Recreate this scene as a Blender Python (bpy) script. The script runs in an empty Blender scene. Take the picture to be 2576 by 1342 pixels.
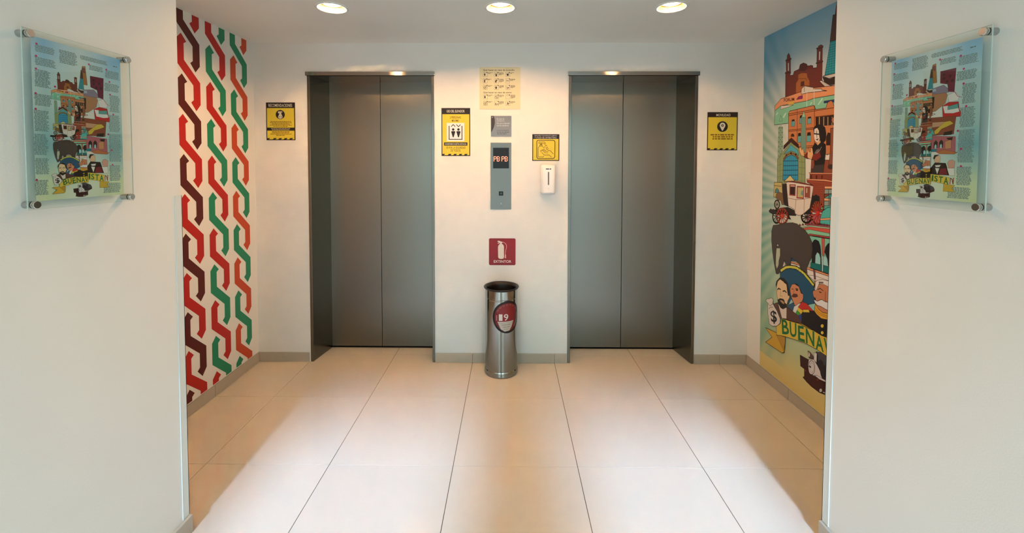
import bpy, bmesh, math, random
from mathutils import Matrix, Vector
random.seed(7)
S = bpy.context.scene
COL = S.collection

# ------------------------------------------------------------------ camera
CX, CY, F = 1271.66, 450.92, 1073.85          # principal point and focal length, px of the 2576 x 1342 frame
yaw, pitch, roll = .01, .0347, .0014
R_ = Vector((math.cos(yaw), math.sin(yaw), 0)); F_ = Vector((-math.sin(yaw), math.cos(yaw), 0)); U_ = Vector((0, 0, 1))
F_, U_ = F_*math.cos(pitch)-U_*math.sin(pitch), F_*math.sin(pitch)+U_*math.cos(pitch)
R_, U_ = R_*math.cos(roll)+U_*math.sin(roll), U_*math.cos(roll)-R_*math.sin(roll)
cd = bpy.data.cameras.new('camera'); cam = bpy.data.objects.new('camera', cd); COL.objects.link(cam)
cam.matrix_world = Matrix(((R_.x, U_.x, -F_.x, 0), (R_.y, U_.y, -F_.y, 0), (R_.z, U_.z, -F_.z, 1.4557), (0, 0, 0, 1)))
cd.sensor_width = 36; cd.lens = 36*F/2576; cd.shift_x = (1288-CX)/2576; cd.shift_y = (CY-671)/2576
cd.clip_start = .02
S.camera = cam

# ------------------------------------------------------------------ world, lights, exposure
w = bpy.data.worlds.new('world'); S.world = w; w.use_nodes = True
w.node_tree.nodes['Background'].inputs[0].default_value = (.60, .87, .97, 1)
w.node_tree.nodes['Background'].inputs[1].default_value = 3.25
def area(name, loc, rot, sx, sy, power, col):
    l = bpy.data.lights.new(name, 'AREA'); l.shape = 'RECTANGLE'; l.size = sx; l.size_y = sy; l.energy = power; l.color = col
    o = bpy.data.objects.new(name, l); COL.objects.link(o); o.location = loc; o.rotation_euler = rot; return o
sl = bpy.data.lights.new('sun', 'SUN'); sl.energy = 9.8; sl.angle = math.radians(8); sl.color = (.385, .565, .95)
so = bpy.data.objects.new('sun', sl); COL.objects.link(so); so.rotation_euler = (math.radians(90-33), 0, math.radians(-1))
LAMP_S = 810
S.view_settings.view_transform = 'Standard'; S.view_settings.look = 'None'
S.view_settings.exposure = .14; S.view_settings.gamma = 1; S.view_settings.use_curve_mapping = False
S.cycles.use_denoising = True; S.cycles.max_bounces = 10; S.cycles.diffuse_bounces = 6
S.cycles.sample_clamp_indirect = 6; S.cycles.caustics_reflective = True

# drawing data for the city mural: kind, colour, width, points in mm (x from the left edge, y from the floor)
ART = """
#maroon_building
f 6b1038 0 780,2192,1026,2196,1010,1834,919,1854,899,1972,783,2007
l 241512 3 780,2192,1026,2196,1010,1834,919,1854,899,1972,783,2007,780,2192
f 33081c 0 861,2135,854,2117,839,2107,824,2111,818,2127,825,2145,840,2155,855,2151
f 33081c 0 961,2093,954,2075,939,2065,923,2069,918,2085,925,2104,940,2114,955,2109
f 33081c 0 995,2021,988,2003,972,1993,957,1998,951,2014,958,2032,974,2042,990,2038
f 33081c 0 910,2018,903,2000,888,1990,873,1994,867,2010,874,2029,890,2038,905,2034
f 33081c 0 865,2076,858,2058,843,2048,828,2052,822,2068,829,2086,844,2096,859,2092
#tower
f a8703c 0 632,2235,646,2323,702,2335,728,2028,652,2025,653,2208
l 241512 3 632,2235,646,2323,702,2335,728,2028,652,2025,653,2208,632,2235
f 7a2c22 0 636,2247,643,2301,696,2302,698,2217,670,2222
#palace
f b07a58 0 511,1908,849,1898,906,1808,877,1683,722,1576,499,1551
l 241512 3 511,1908,849,1898,906,1808,877,1683,722,1576,499,1551,511,1908
f 241412 0 518,1794,696,1810,689,1626,513,1631
f d8b890 0 550,1788,561,1790,557,1652,546,1651
f d8b890 0 595,1795,606,1796,601,1658,590,1656
f d8b890 0 645,1802,656,1804,651,1664,640,1663
f 8c7f93 0 588,1931,840,1973,909,1907,919,1843,731,1847,575,1876
l 241512 3 588,1931,840,1973,909,1907,919,1843,731,1847,575,1876,588,1931
f a7b4c8 0 599,1917,711,1936,721,1894,598,1885
#white_tent
f e8e0dc 0 905,1797,1016,1835,1089,1766,1074,1702,938,1690
l a0506a 3 905,1797,1016,1835,1089,1766,1074,1702,938,1690,905,1797
l a0506a 8 919,1854,1016,1835,1063,1763,1126,1737
#tram
f c01c24 0 829,1644,926,1691,1079,1680,1097,1563,1118,1520,1116,1452,846,1459
l 241512 3 829,1644,926,1691,1079,1680,1097,1563,1118,1520,1116,1452,846,1459,829,1644
f e4e0dc 0 840,1639,912,1637,1082,1584,1096,1529,1005,1514,872,1528
f 5a9c98 0 917,1627,1072,1651,1080,1584,916,1575
l 241512 3 917,1627,1072,1651,1080,1584,916,1575,917,1627
#white_figures
f e0dcd4 0 583,1465,598,1578,642,1567,676,1560,721,1560,792,1590,821,1577,821,1489
l 241512 6 607,1510,664,1548,720,1533,640,1503
#brick_building
f 8a4530 0 486,1485,1053,1467,1025,1194,476,1191
l 241512 3 486,1485,1053,1467,1025,1194,476,1191,486,1485
f c89878 0 592,1406,952,1396,950,1335,589,1316
l 241512 3 592,1406,952,1396,950,1335,589,1316,592,1406
#yellow_creature_head
f d0b040 0 711,1261,806,1334,880,1395,964,1403,1018,1357,925,1319,828,1286,779,1223,721,1208
l 241512 3 711,1261,806,1334,880,1395,964,1403,1018,1357,925,1319,828,1286,779,1223,721,1208,711,1261
f 1c1414 0 874,1234,1009,1252,994,1187,860,1184
#bandstand
f 59b0a8 0 569,1208,588,1268,639,1299,689,1286,718,1208
l 241512 3 569,1208,588,1268,639,1299,689,1286,718,1208,569,1208
f b0606a 0 464,1170,709,1187,1055,1156,1059,907,478,935
l 241512 3 464,1170,709,1187,1055,1156,1059,907,478,935,464,1170
f 241512 0 509,983,512,1067,543,1106,573,1070,570,985
f 9accd0 0 524,978,525,1021,541,1042,556,1022,554,974
f 241512 0 608,987,611,1072,644,1111,674,1075,671,989
f 9accd0 0 623,982,625,1025,641,1047,656,1026,655,978
f 241512 0 710,991,713,1077,746,1117,778,1081,775,993
f 9accd0 0 726,986,727,1029,744,1052,760,1031,758,981
f 241512 0 797,994,800,1082,834,1122,867,1085,864,996
f 9accd0 0 813,989,815,1033,832,1056,848,1034,846,985
f 167a86 0 512,978,771,976,758,932,505,936
f dcd8d0 0 488,928,828,929,826,885,519,878
#man_in_brown_hat
f c88c60 0 893,1086,992,1119,993,979,901,970
l 241512 3 893,1086,992,1119,993,979,901,970,893,1086
f 1c1212 0 913,1143,1017,1151,1003,1103,942,1111
f b86c40 0 757,927,877,964,1091,914,1046,887,815,896
l 241512 3 757,927,877,964,1091,914,1046,887,815,896,757,927
#man_in_white_shirt
f e0b490 0 732,861,826,865,829,775,763,747,727,790
l 241512 3 732,861,826,865,829,775,763,747,727,790,732,861
f 1c1212 0 710,828,730,883,821,887,755,853,732,806
f 1c1212 0 692,698,740,763,918,753,946,675,979,562,575,575
f e4e0d8 0 749,676,817,670,786,577
f e0dcd4 0 744,717,839,725,820,692,761,689
f 7c1c2c 0 837,664,921,675,954,574,816,574
#bald_man
f e4e0d8 0 940,675,1051,674,1060,560,979,562
l 241512 3 940,675,1051,674,1060,560,979,562,940,675
f d49c88 0 945,753,968,793,1018,804,1061,776,1054,680,966,672
l 241512 3 945,753,968,793,1018,804,1061,776,1054,680,966,672,945,753
#man_with_white_moustache
f 1a1213 0 423,594,437,667,535,698,646,692,699,578
f c9835c 0 535,857,591,879,652,857,659,728,536,728
l 241512 3 535,857,591,879,652,857,659,728,536,728,535,857
f e8e4e0 0 531,756,593,767,654,760,648,735,592,749,536,735
f dca83c 0 538,728,647,728,629,676,556,682
#locomotive
f 3a1a1a 0 439,258,433,321,522,327,567,335,749,347,750,304,608,247
l 241512 3 439,258,433,321,522,327,567,335,749,347,750,304,608,247,439,258
f 4a4850 0 556,336,563,399,625,418,733,370,751,325,621,300
l 241512 3 556,336,563,399,625,418,733,370,751,325,621,300,556,336
#banner
f dfc24c 0 236,575,423,585,631,584,804,567,986,526,968,416,799,444,627,467,419,463,273,453
l 241512 3 236,575,423,585,631,584,804,567,986,526,968,416,799,444,627,467,419,463,273,453,236,575
f cfa838 0 895,432,974,421,1074,411,1028,368,1070,311,891,313
l 241512 3 895,432,974,421,1074,411,1028,368,1070,311,891,313,895,432
#small_chair
l 9c2030 12 995,431,1002,522,1027,504,1043,430,1050,526
#banner
t 1e6a30 I 701,565,729,560,725,466,698,471
t 1e6a30 S 742,556,801,550,798,457,739,463
t 1e6a30 T 817,545,884,539,881,443,814,449
t 1e6a30 A 898,534,971,528,968,422,895,428
#church
f 6f2c24 0 239,1878,236,2028,231,2030,231,2035,242,2036,238,2102,233,2112,247,2118,246,2136,260,2149,275,2129,275,2115,287,2112,284,2105,280,2103,283,2029,286,2028,279,2007,307,2004,317,2024,360,2028,369,2053,397,2057,426,2043,431,2032,453,2027,458,2029,477,2022,479,2008,509,2004,510,2025,501,2031,508,2032,508,2107,502,2113,516,2115,518,2122,537,2124,548,2117,555,2111,549,2107,550,2034,556,2029,551,2024,552,1926,595,1876,384,1868
l 241512 3 239,1878,236,2028,231,2030,231,2035,242,2036,238,2102,233,2112,247,2118,246,2136,260,2149,275,2129,275,2115,287,2112,284,2105,280,2103,283,2029,286,2028,279,2007,307,2004,317,2024,360,2028,369,2053,397,2057,426,2043,431,2032,453,2027,458,2029,477,2022,479,2008,509,2004,510,2025,501,2031,508,2032,508,2107,502,2113,516,2115,518,2122,537,2124,548,2117,555,2111,549,2107,550,2034,556,2029,551,2024,552,1926,595,1876,384,1868,239,1878
f 4c1c18 0 360,2016,369,2053,397,2057,426,2043,432,2015,410,2006
f a8622c 0 336,1892,336,1950,354,1966,353,1997,384,2001,430,1991,436,1966,454,1942,455,1911,423,1917,384,1875,342,1880
l 6a3414 3 336,1892,336,1950,354,1966,353,1997,384,2001,430,1991,436,1966,454,1942,455,1911,423,1917,384,1875,342,1880,336,1892
f 5a2418 0 381,1947,407,1947,409,1923,381,1923
l 241512 3 381,1947,407,1947,409,1923,381,1923,381,1947
l 6a3414 3 359,1971,426,1959,429,1946
f c8c4be 0 255,2090,267,2089,269,2038,256,2039
l 241512 2 255,2090,267,2089,269,2038,256,2039,255,2090
f c8c4be 0 523,2090,535,2090,534,2041,523,2041
l 241512 2 523,2090,535,2090,534,2041,523,2041,523,2090
l 241512 5 234,2108,285,2105
l 241512 5 233,2031,284,2025
l 241512 5 503,2110,554,2106
l 241512 5 502,2029,555,2026
#tower
f 1f8c9c 0 572,1945,607,2122,655,2118,666,1941
l 241512 3 572,1945,607,2122,655,2118,666,1941,572,1945
f 503028 0 605,2122,621,2259,650,2252,655,2118
l 241512 3 605,2122,621,2259,650,2252,655,2118,605,2122
l 56b6c0 2 575,1957,665,1954
l 56b6c0 2 577,1970,664,1966
l 56b6c0 2 580,1983,664,1979
l 56b6c0 2 582,1996,663,1991
l 56b6c0 2 585,2009,663,2004
l 56b6c0 2 587,2021,662,2016
l 56b6c0 2 590,2034,662,2029
l 56b6c0 2 592,2047,661,2042
l 56b6c0 2 595,2059,661,2054
l 56b6c0 2 597,2072,660,2067
l 56b6c0 2 600,2084,660,2079
l 56b6c0 2 602,2097,659,2092
l 56b6c0 2 605,2109,659,2104
l 14606c 2 599,1944,612,2123
l 14606c 2 620,1943,626,2119
l 14606c 2 641,1941,640,2115
f 2e1b18 0 554,1945,612,1920,658,1927,658,1886,614,1887,574,1905
f d4ccc4 0 559,1946,660,1942,660,1926,604,1924
l 241512 3 559,1946,660,1942,660,1926,604,1924,559,1946
f ccc4bc 0 533,1923,548,1925,618,1883,662,1886,663,1856,599,1864
l 241512 3 533,1923,548,1925,618,1883,662,1886,663,1856,599,1864,533,1923
#shopping_pavilion
f e29a6c 0 137,1808,135,1839,195,1876,393,1891,433,1900,501,1893,656,1877,658,1825,436,1826,273,1816,197,1808
l 241512 3 137,1808,135,1839,195,1876,393,1891,433,1900,501,1893,656,1877,658,1825,436,1826,273,1816,197,1808,137,1808
f 83c2a4 0 134,1716,137,1808,197,1832,436,1828,494,1834,658,1828,660,1762,511,1767,500,1790,280,1779,278,1713
l 241512 3 134,1716,137,1808,197,1832,436,1828,494,1834,658,1828,660,1762,511,1767,500,1790,280,1779,278,1713,134,1716
f dcd4cc 0 197,1832,322,1821,267,1814,197,1809
l 241512 2 197,1832,322,1821,267,1814,197,1809,197,1832
f d8b04c 0 271,1846,321,1845,322,1825,272,1826
f c4e2d4 0 220,1757,237,1777,257,1782,229,1750
f c4e2d4 0 524,1793,559,1827,564,1820,531,1792
f c4e2d4 0 147,1780,168,1797,171,1789,155,1777
f c4e2d4 0 462,1802,476,1817,481,1811,467,1801
t 4a2018 FORUM 226,1875,325,1865,326,1845,227,1852
f 8c1c6c 0 345,1849,363,1864,398,1866,398,1847
l 241512 2 345,1849,363,1864,398,1866,398,1847,345,1849
f d8d2ca 0 386,1881,388,1907,413,1919,489,1896,487,1888,552,1878,555,1870,593,1860,444,1874,389,1874
l 241512 3 386,1881,388,1907,413,1919,489,1896,487,1888,552,1878,555,1870,593,1860,444,1874,389,1874,386,1881
l 241512 3 413,1918,414,1884
l e8e4dc 3 437,1791,435,1888
l e8e4dc 3 497,1790,493,1888
f 263a78 0 573,1806,659,1803,659,1790,573,1796
l 241512 3 573,1806,659,1803,659,1790,573,1796,573,1806
#palace
f c47c50 0 278,1607,278,1666,274,1773,285,1788,496,1794,504,1769,588,1766,600,1795,625,1803,640,1790,648,1767,666,1766,673,1515,593,1512,438,1508,375,1552,308,1620
l 241512 3 278,1607,278,1666,274,1773,285,1788,496,1794,504,1769,588,1766,600,1795,625,1803,640,1790,648,1767,666,1766,673,1515,593,1512,438,1508,375,1552,308,1620,278,1607
l 6a3418 4 271,1770,504,1771
l 6a3418 4 275,1760,504,1762
l 6a3418 4 277,1670,505,1667
l 6a3418 4 277,1662,505,1659
l 6a3418 4 375,1563,499,1565
l 6a3418 4 436,1553,500,1558
l 6a3418 4 506,1761,664,1761
l 6a3418 4 510,1727,666,1722
l 6a3418 4 509,1675,668,1669
l 6a3418 4 501,1769,509,1561
l 6a3418 4 355,1788,362,1588
f 2a1412 0 512,1725,666,1720,666,1667,514,1674
f b8a078 0 538,1724,544,1723,545,1676,539,1675
f b8a078 0 572,1720,578,1720,579,1673,573,1672
f b8a078 0 603,1716,609,1716,610,1670,604,1670
f b8a078 0 633,1713,639,1713,640,1667,634,1667
f 66aeb8 0 306,1722,335,1722,335,1691,305,1691
l 241512 2 306,1722,335,1722,335,1691,305,1691,306,1722
f 2c1410 0 306,1722,309,1732,331,1732,335,1722
l 3a7684 2 315,1721,315,1692
l 3a7684 2 325,1720,325,1691
f 66aeb8 0 379,1734,400,1735,400,1701,378,1701
l 241512 2 379,1734,400,1735,400,1701,378,1701,379,1734
f 2c1410 0 379,1734,381,1749,397,1750,400,1735
l 3a7684 2 386,1733,386,1701
l 3a7684 2 393,1732,393,1701
f 66aeb8 0 447,1724,478,1724,477,1692,447,1692
l 241512 2 447,1724,478,1724,477,1692,447,1692,447,1724
f 2c1410 0 447,1724,450,1733,474,1733,478,1724
l 3a7684 2 458,1723,458,1693
l 3a7684 2 468,1722,468,1692
f 66aeb8 0 367,1627,394,1628,394,1590,367,1588
l 241512 2 367,1627,394,1628,394,1590,367,1588,367,1627
f 2c1410 0 367,1627,369,1645,390,1646,394,1628
l 3a7684 2 376,1627,376,1589
l 3a7684 2 385,1626,385,1589
f 66aeb8 0 446,1625,478,1625,478,1589,446,1588
l 241512 2 446,1625,478,1625,478,1589,446,1588,446,1625
f 2c1410 0 446,1625,448,1643,474,1644,478,1625
l 3a7684 2 457,1624,457,1588
l 3a7684 2 467,1623,468,1588
f 2c1410 0 302,1628,304,1642,318,1647,332,1640,334,1626
f 2c1410 0 600,1563,598,1609,610,1630,625,1626,628,1562
l 241512 3 600,1563,598,1609,610,1630,625,1626,628,1562,600,1563
#monument_column
f 8a5038 0 627,1652,668,1654,670,1541,646,1526,649,1453,621,1453,629,1524
l 241512 3 627,1652,668,1654,670,1541,646,1526,649,1453,621,1453,629,1524,627,1652
f 3a2420 0 615,1450,629,1460,657,1455,656,1434,630,1431,615,1437
f b87858 0 661,1693,659,1685,654,1680,647,1678,639,1681,634,1688,631,1696,633,1703,638,1709,645,1710,653,1707,658,1701
l 241512 3 661,1693,659,1685,654,1680,647,1678,639,1681,634,1688,631,1696,633,1703,638,1709,645,1710,653,1707,658,1701,661,1693
#glass_obelisk
f 6e9488 0 395,1562,394,1738,413,1772,430,1734,441,1550,437,1526,422,1530
l 3c5c54 2 395,1562,394,1738,413,1772,430,1734,441,1550,437,1526,422,1530,395,1562
f 8fcaa8 0 397,1737,413,1772,429,1734
l 3c5c54 2 397,1737,413,1772,429,1734,397,1737
#lattice_tower
f 93b39a 0 176,1483,178,1693,220,1693,225,1543
l 48604c 2 176,1483,178,1693,220,1693,225,1543,176,1483
l 48604c 2 177,1690,220,1689
l 48604c 2 177,1690,221,1660
l 48604c 2 220,1689,177,1660
l 48604c 2 178,1660,221,1660
l 48604c 2 178,1660,222,1631
l 48604c 2 221,1660,178,1630
l 48604c 2 179,1630,222,1631
l 48604c 2 179,1630,223,1601
l 48604c 2 222,1631,179,1601
l 48604c 2 180,1601,223,1601
l 48604c 2 180,1601,224,1572
l 48604c 2 223,1601,180,1571
l 48604c 2 181,1571,224,1572
l 48604c 2 181,1571,225,1543
l 48604c 2 224,1572,181,1541
l 48604c 2 182,1541,225,1543
l 48604c 2 182,1541,226,1513
l 48604c 2 225,1543,182,1511
l 48604c 2 183,1511,226,1513
l 48604c 2 183,1511,227,1484
l 48604c 2 226,1513,183,1482
f b4c4b0 0 181,1695,198,1706,221,1693
l 48604c 2 181,1695,198,1706,221,1693,181,1695
l 48604c 2 182,1734,199,1772,218,1733,182,1734
#arched_glass_hall
f 8c9c6c 0 180,1288,176,1487,237,1542,303,1591,375,1556,434,1498,443,1304
l 48583c 3 180,1288,176,1487,237,1542,303,1591,375,1556,434,1498,443,1304,180,1288
l 6c7c54 3 178,1452,234,1460
l 6c7c54 3 178,1414,234,1422
l 6c7c54 3 179,1376,236,1383
l 6c7c54 3 179,1337,237,1345
l 6c7c54 3 383,1474,435,1470
l 6c7c54 3 384,1439,437,1436
l 6c7c54 3 386,1400,438,1397
l 6c7c54 3 387,1361,440,1359
l 6c7c54 3 203,1513,211,1293
l 6c7c54 3 405,1523,413,1306
f 4aa4bc 0 238,1520,304,1579,370,1542,377,1510,344,1532,305,1540,266,1530
l 241512 2 238,1520,304,1579,370,1542,377,1510,344,1532,305,1540,266,1530,238,1520
f 2f96bf 0 235,1358,236,1479,267,1504,312,1515,356,1503,375,1478,378,1363
l 241512 3 235,1358,236,1479,267,1504,312,1515,356,1503,375,1478,378,1363,235,1358
l 7a5a3c 14 239,1490,264,1516,308,1527,352,1517,377,1492
l 1c5c80 2 256,1501,259,1361
l 1c5c80 2 276,1501,279,1362
l 1c5c80 2 296,1500,299,1363
l 1c5c80 2 315,1500,318,1364
l 1c5c80 2 334,1500,337,1364
l 1c5c80 2 353,1499,356,1365
l 16405c 4 233,1479,375,1479
l 16405c 4 235,1449,376,1451
l 16405c 4 236,1420,377,1423
l 16405c 4 237,1389,378,1394
f 3c1a18 0 235,1552,236,1576,308,1621,374,1577,378,1554,303,1596
l 241512 2 235,1552,236,1576,308,1621,374,1577,378,1554,303,1596,235,1552
#long_haired_person
f e4dcd4 0 503,1662,528,1666,542,1649,551,1602,541,1586,527,1580,510,1591,502,1618
l 241512 2 503,1662,528,1666,542,1649,551,1602,541,1586,527,1580,510,1591,502,1618,503,1662
f 161014 0 501,1635,497,1662,519,1681,555,1680,587,1661,596,1625,594,1590,573,1574,554,1585,546,1612,541,1646,528,1664,505,1660
l 241512 2 501,1635,497,1662,519,1681,555,1680,587,1661,596,1625,594,1590,573,1574,554,1585,546,1612,541,1646,528,1664,505,1660,501,1635
f d8b088 0 528,1583,552,1590,557,1579,537,1563
f 161014 0 493,1555,513,1581,535,1563,563,1585,595,1567,597,1525,588,1460,513,1453,509,1487,491,1521
l 241512 2 493,1555,513,1581,535,1563,563,1585,595,1567,597,1525,588,1460,513,1453,509,1487,491,1521,493,1555
l 241c20 7 505,1632,544,1626
l 241c20 4 522,1647,527,1607
f 50485c 0 515,1599,542,1604,533,1591
f 7c2420 0 423,1502,447,1526,501,1514,552,1529,564,1499,526,1477,488,1489,449,1491
l 241512 2 423,1502,447,1526,501,1514,552,1529,564,1499,526,1477,488,1489,449,1491,423,1502
f e0b080 0 380,1559,390,1555,395,1566,406,1541,416,1558,428,1505,403,1509,386,1531
l 241512 2 380,1559,390,1555,395,1566,406,1541,416,1558,428,1505,403,1509,386,1531,380,1559
f e0b080 0 453,1505,459,1556,467,1532,477,1528,483,1555,493,1551,501,1514,488,1485,458,1494
l 241512 2 453,1505,459,1556,467,1532,477,1528,483,1555,493,1551,501,1514,488,1485,458,1494,453,1505
f 6c6468 0 510,1520,526,1540,547,1546,547,1533,525,1518
l c8c0b8 2 564,1555,552,1536,529,1520
f 3c3234 0 513,1453,586,1458,581,1411,491,1409,490,1431,504,1433
l 241512 2 513,1453,586,1458,581,1411,491,1409,490,1431,504,1433,513,1453
#brick_building
f 96442c 0 479,1406,673,1412,677,1306,594,1294,595,1209,562,1246,511,1255,498,1342,456,1354,456,1369,478,1372
l 241512 3 479,1406,673,1412,677,1306,594,1294,595,1209,562,1246,511,1255,498,1342,456,1354,456,1369,478,1372,479,1406
l 6a2a1c 2 512,1348,590,1347
l 6a2a1c 2 513,1338,590,1338
l 6a2a1c 2 513,1328,591,1328
l 6a2a1c 2 513,1317,591,1318
l 6a2a1c 2 514,1307,591,1308
l 6a2a1c 2 514,1297,592,1298
l 6a2a1c 2 514,1287,592,1289
l 6a2a1c 2 515,1277,593,1279
l 6a2a1c 2 515,1267,593,1269
l 6a2a1c 2 516,1257,593,1259
l 6a2a1c 2 516,1247,594,1250
l 6a2a1c 2 482,1398,669,1401
l 6a2a1c 2 482,1391,670,1395
l 6a2a1c 2 482,1385,670,1390
l 6a2a1c 2 482,1379,670,1384
l 6a2a1c 2 482,1373,670,1378
f 4c1c14 0 484,1396,496,1396,497,1374,485,1374
f 4c1c14 0 524,1395,541,1396,537,1376,528,1375
f 4c1c14 0 568,1396,582,1397,578,1377,570,1377
f e8a078 0 471,1410,673,1412,673,1406,477,1403
l 241512 2 471,1410,673,1412,673,1406,477,1403,471,1410
f e8a078 0 452,1373,602,1375,675,1366,675,1361,594,1366,452,1366
l 241512 2 452,1373,602,1375,675,1366,675,1361,594,1366,452,1366,452,1373
f e8b080 0 595,1337,676,1341,676,1328,598,1324
l 241512 2 595,1337,676,1341,676,1328,598,1324,595,1337
f 8ca09c 0 598,1321,676,1324,677,1303,596,1296
l 241512 2 598,1321,676,1324,677,1303,596,1296,598,1321
f e8b080 0 595,1272,636,1272,637,1260,596,1258
l 241512 2 595,1272,636,1272,637,1260,596,1258,595,1272
f 8ca09c 0 596,1255,637,1260,638,1235,597,1229
l 241512 2 596,1255,637,1260,638,1235,597,1229,596,1255
l 241512 3 626,1324,628,1232
f 3a8c94 0 627,1293,644,1298,677,1297,679,1262,649,1263,634,1278
l 241512 2 627,1293,644,1298,677,1297,679,1262,649,1263,634,1278,627,1293
f b83c4c 0 660,1250,658,1244,652,1240,644,1240,638,1242,636,1247,638,1253,644,1257,651,1257,657,1255
l 241512 2 660,1250,658,1244,652,1240,644,1240,638,1242,636,1247,638,1253,644,1257,651,1257,657,1255,660,1250
#yellow_house
f c0b070 0 148,1341,227,1342,239,1251,145,1243
l 241512 3 148,1341,227,1342,239,1251,145,1243,148,1341
f d8c484 0 247,1349,305,1390,350,1357
l 241512 3 247,1349,305,1390,350,1357,247,1349
f 4c8088 0 158,1272,161,1293,179,1304,198,1293,203,1275
l 241512 2 158,1272,161,1293,179,1304,198,1293,203,1275,158,1272
l 241512 3 149,1318,222,1319
#carriage
l 6a5038 4 181,1198,205,1195
l 6a5038 4 181,1198,195,1178
l 6a5038 4 181,1198,177,1173
l 6a5038 4 181,1198,161,1182
l 6a5038 4 181,1198,157,1201
l 6a5038 4 181,1198,167,1218
l 6a5038 4 181,1198,185,1224
l 6a5038 4 181,1198,201,1214
l 6a5038 10 206,1201,206,1192,202,1184,197,1178,190,1173,182,1171,174,1172,167,1175,161,1180,157,1188,155,1196,156,1204,160,1212,165,1219,172,1223,180,1225,188,1224,195,1221,201,1216,205,1209,206,1201
l 241512 2 208,1201,207,1192,204,1184,198,1177,190,1172,182,1170,174,1170,166,1174,159,1179,155,1187,154,1196,155,1205,158,1213,164,1220,172,1225,180,1227,188,1226,196,1223,202,1217,206,1209,208,1201
f 3c2c20 0 187,1199,186,1195,183,1193,179,1193,177,1195,175,1198,176,1201,179,1203,183,1203,185,1202
l 2c2018 6 178,1119,213,1115
l 2c2018 6 178,1119,199,1088
l 2c2018 6 178,1119,172,1079
l 2c2018 6 178,1119,148,1093
l 2c2018 6 178,1119,142,1123
l 2c2018 6 178,1119,157,1150
l 2c2018 6 178,1119,184,1159
l 2c2018 6 178,1119,207,1144
l 2c2018 12 215,1123,214,1110,209,1098,201,1088,191,1080,179,1077,168,1077,157,1082,148,1090,142,1101,139,1114,141,1128,146,1140,154,1151,165,1158,176,1161,188,1160,199,1155,207,1147,213,1136,215,1123
l 241512 2 218,1124,216,1110,211,1097,203,1086,192,1078,180,1074,167,1075,155,1079,146,1088,140,1100,137,1114,138,1128,144,1141,153,1152,164,1160,176,1164,189,1163,200,1158,209,1149,215,1137,218,1124
f 2c2018 0 186,1120,185,1115,181,1111,176,1110,171,1113,169,1118,171,1123,175,1127,180,1127,184,1125
l 3c2420 6 459,1150,498,1149
l 3c2420 6 459,1150,486,1131
l 3c2420 6 459,1150,465,1120
l 3c2420 6 459,1150,440,1120
l 3c2420 6 459,1150,423,1132
l 3c2420 6 459,1150,419,1151
l 3c2420 6 459,1150,431,1170
l 3c2420 6 459,1150,453,1180
l 3c2420 6 459,1150,477,1179
l 3c2420 6 459,1150,494,1167
l 2c1c18 12 500,1155,499,1145,493,1135,484,1127,473,1120,460,1117,447,1117,435,1120,425,1126,419,1135,416,1145,418,1155,424,1165,433,1174,445,1180,458,1183,471,1183,482,1179,492,1173,498,1165,500,1155
l 241512 2 503,1155,501,1145,495,1134,486,1125,474,1119,460,1115,446,1115,433,1118,423,1125,416,1134,414,1144,415,1155,422,1166,431,1175,444,1181,458,1185,471,1184,484,1181,494,1174,500,1166,503,1155
f 2c1c18 0 468,1151,466,1147,462,1144,456,1143,452,1145,450,1149,451,1153,456,1156,462,1156,466,1155
f 7c5c38 0 167,1241,172,1265,205,1279,241,1273,250,1203,232,1201,219,1226,198,1228,180,1235
l 241512 2 167,1241,172,1265,205,1279,241,1273,250,1203,232,1201,219,1226,198,1228,180,1235,167,1241
f 241814 0 94,1148,116,1166,129,1160,151,1166,161,1156,221,1181,290,1192,360,1177,369,1146,303,1140,324,1118,299,1117,269,1145,137,1129,101,1137
f 1c1210 0 493,1280,515,1279,531,1287,561,1279,562,1252,521,1229,504,1193,485,1170,441,1165,438,1186,489,1208
f ded4c8 0 227,1331,296,1351,510,1335,506,1309,498,1267,484,1204,436,1168,416,1157,390,1152,360,1159,351,1184,296,1200,282,1265,274,1335
l 6a4a40 3 227,1331,296,1351,510,1335,506,1309,498,1267,484,1204,436,1168,416,1157,390,1152,360,1159,351,1184,296,1200,282,1265,274,1335,227,1331
f 2c1a14 0 233,1329,271,1339,285,1265,296,1195,255,1203,239,1262
l 241512 2 233,1329,271,1339,285,1265,296,1195,255,1203,239,1262,233,1329
f 9c3430 0 273,1352,382,1354,510,1339,508,1333,383,1348,296,1348
l 241512 2 273,1352,382,1354,510,1339,508,1333,383,1348,296,1348,273,1352
f a83c38 0 302,1333,358,1335,358,1267,304,1267
l 241512 2 302,1333,358,1335,358,1267,304,1267,302,1333
f 2c1410 0 310,1320,353,1321,352,1272,311,1273
f a83c38 0 372,1327,433,1327,432,1255,370,1254
l 241512 2 372,1327,433,1327,432,1255,370,1254,372,1327
f b8b478 0 379,1319,427,1320,426,1262,378,1261
f a83c38 0 441,1327,484,1329,484,1266,441,1265
l 241512 2 441,1327,484,1329,484,1266,441,1265,441,1327
f 8c4c34 0 447,1322,479,1323,478,1272,447,1270
f 6c98a0 0 406,1278,409,1299,423,1305,427,1297,427,1272
f e8e0d4 0 312,1327,351,1328,352,1324,312,1323
f d8c8a0 0 453,1319,460,1320,460,1292,453,1291
l 8a6a60 3 284,1249,365,1244,438,1254,497,1267
l 8a6a60 3 364,1248,360,1163
l 8a6a60 3 438,1253,437,1170
l b0301c 6 238,1128,287,1125
l b0301c 6 238,1128,277,1102
l b0301c 6 238,1128,256,1086
l b0301c 6 238,1128,229,1081
l b0301c 6 238,1128,205,1089
l b0301c 6 238,1128,189,1107
l b0301c 6 238,1128,186,1131
l b0301c 6 238,1128,198,1155
l b0301c 6 238,1128,220,1170
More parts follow.
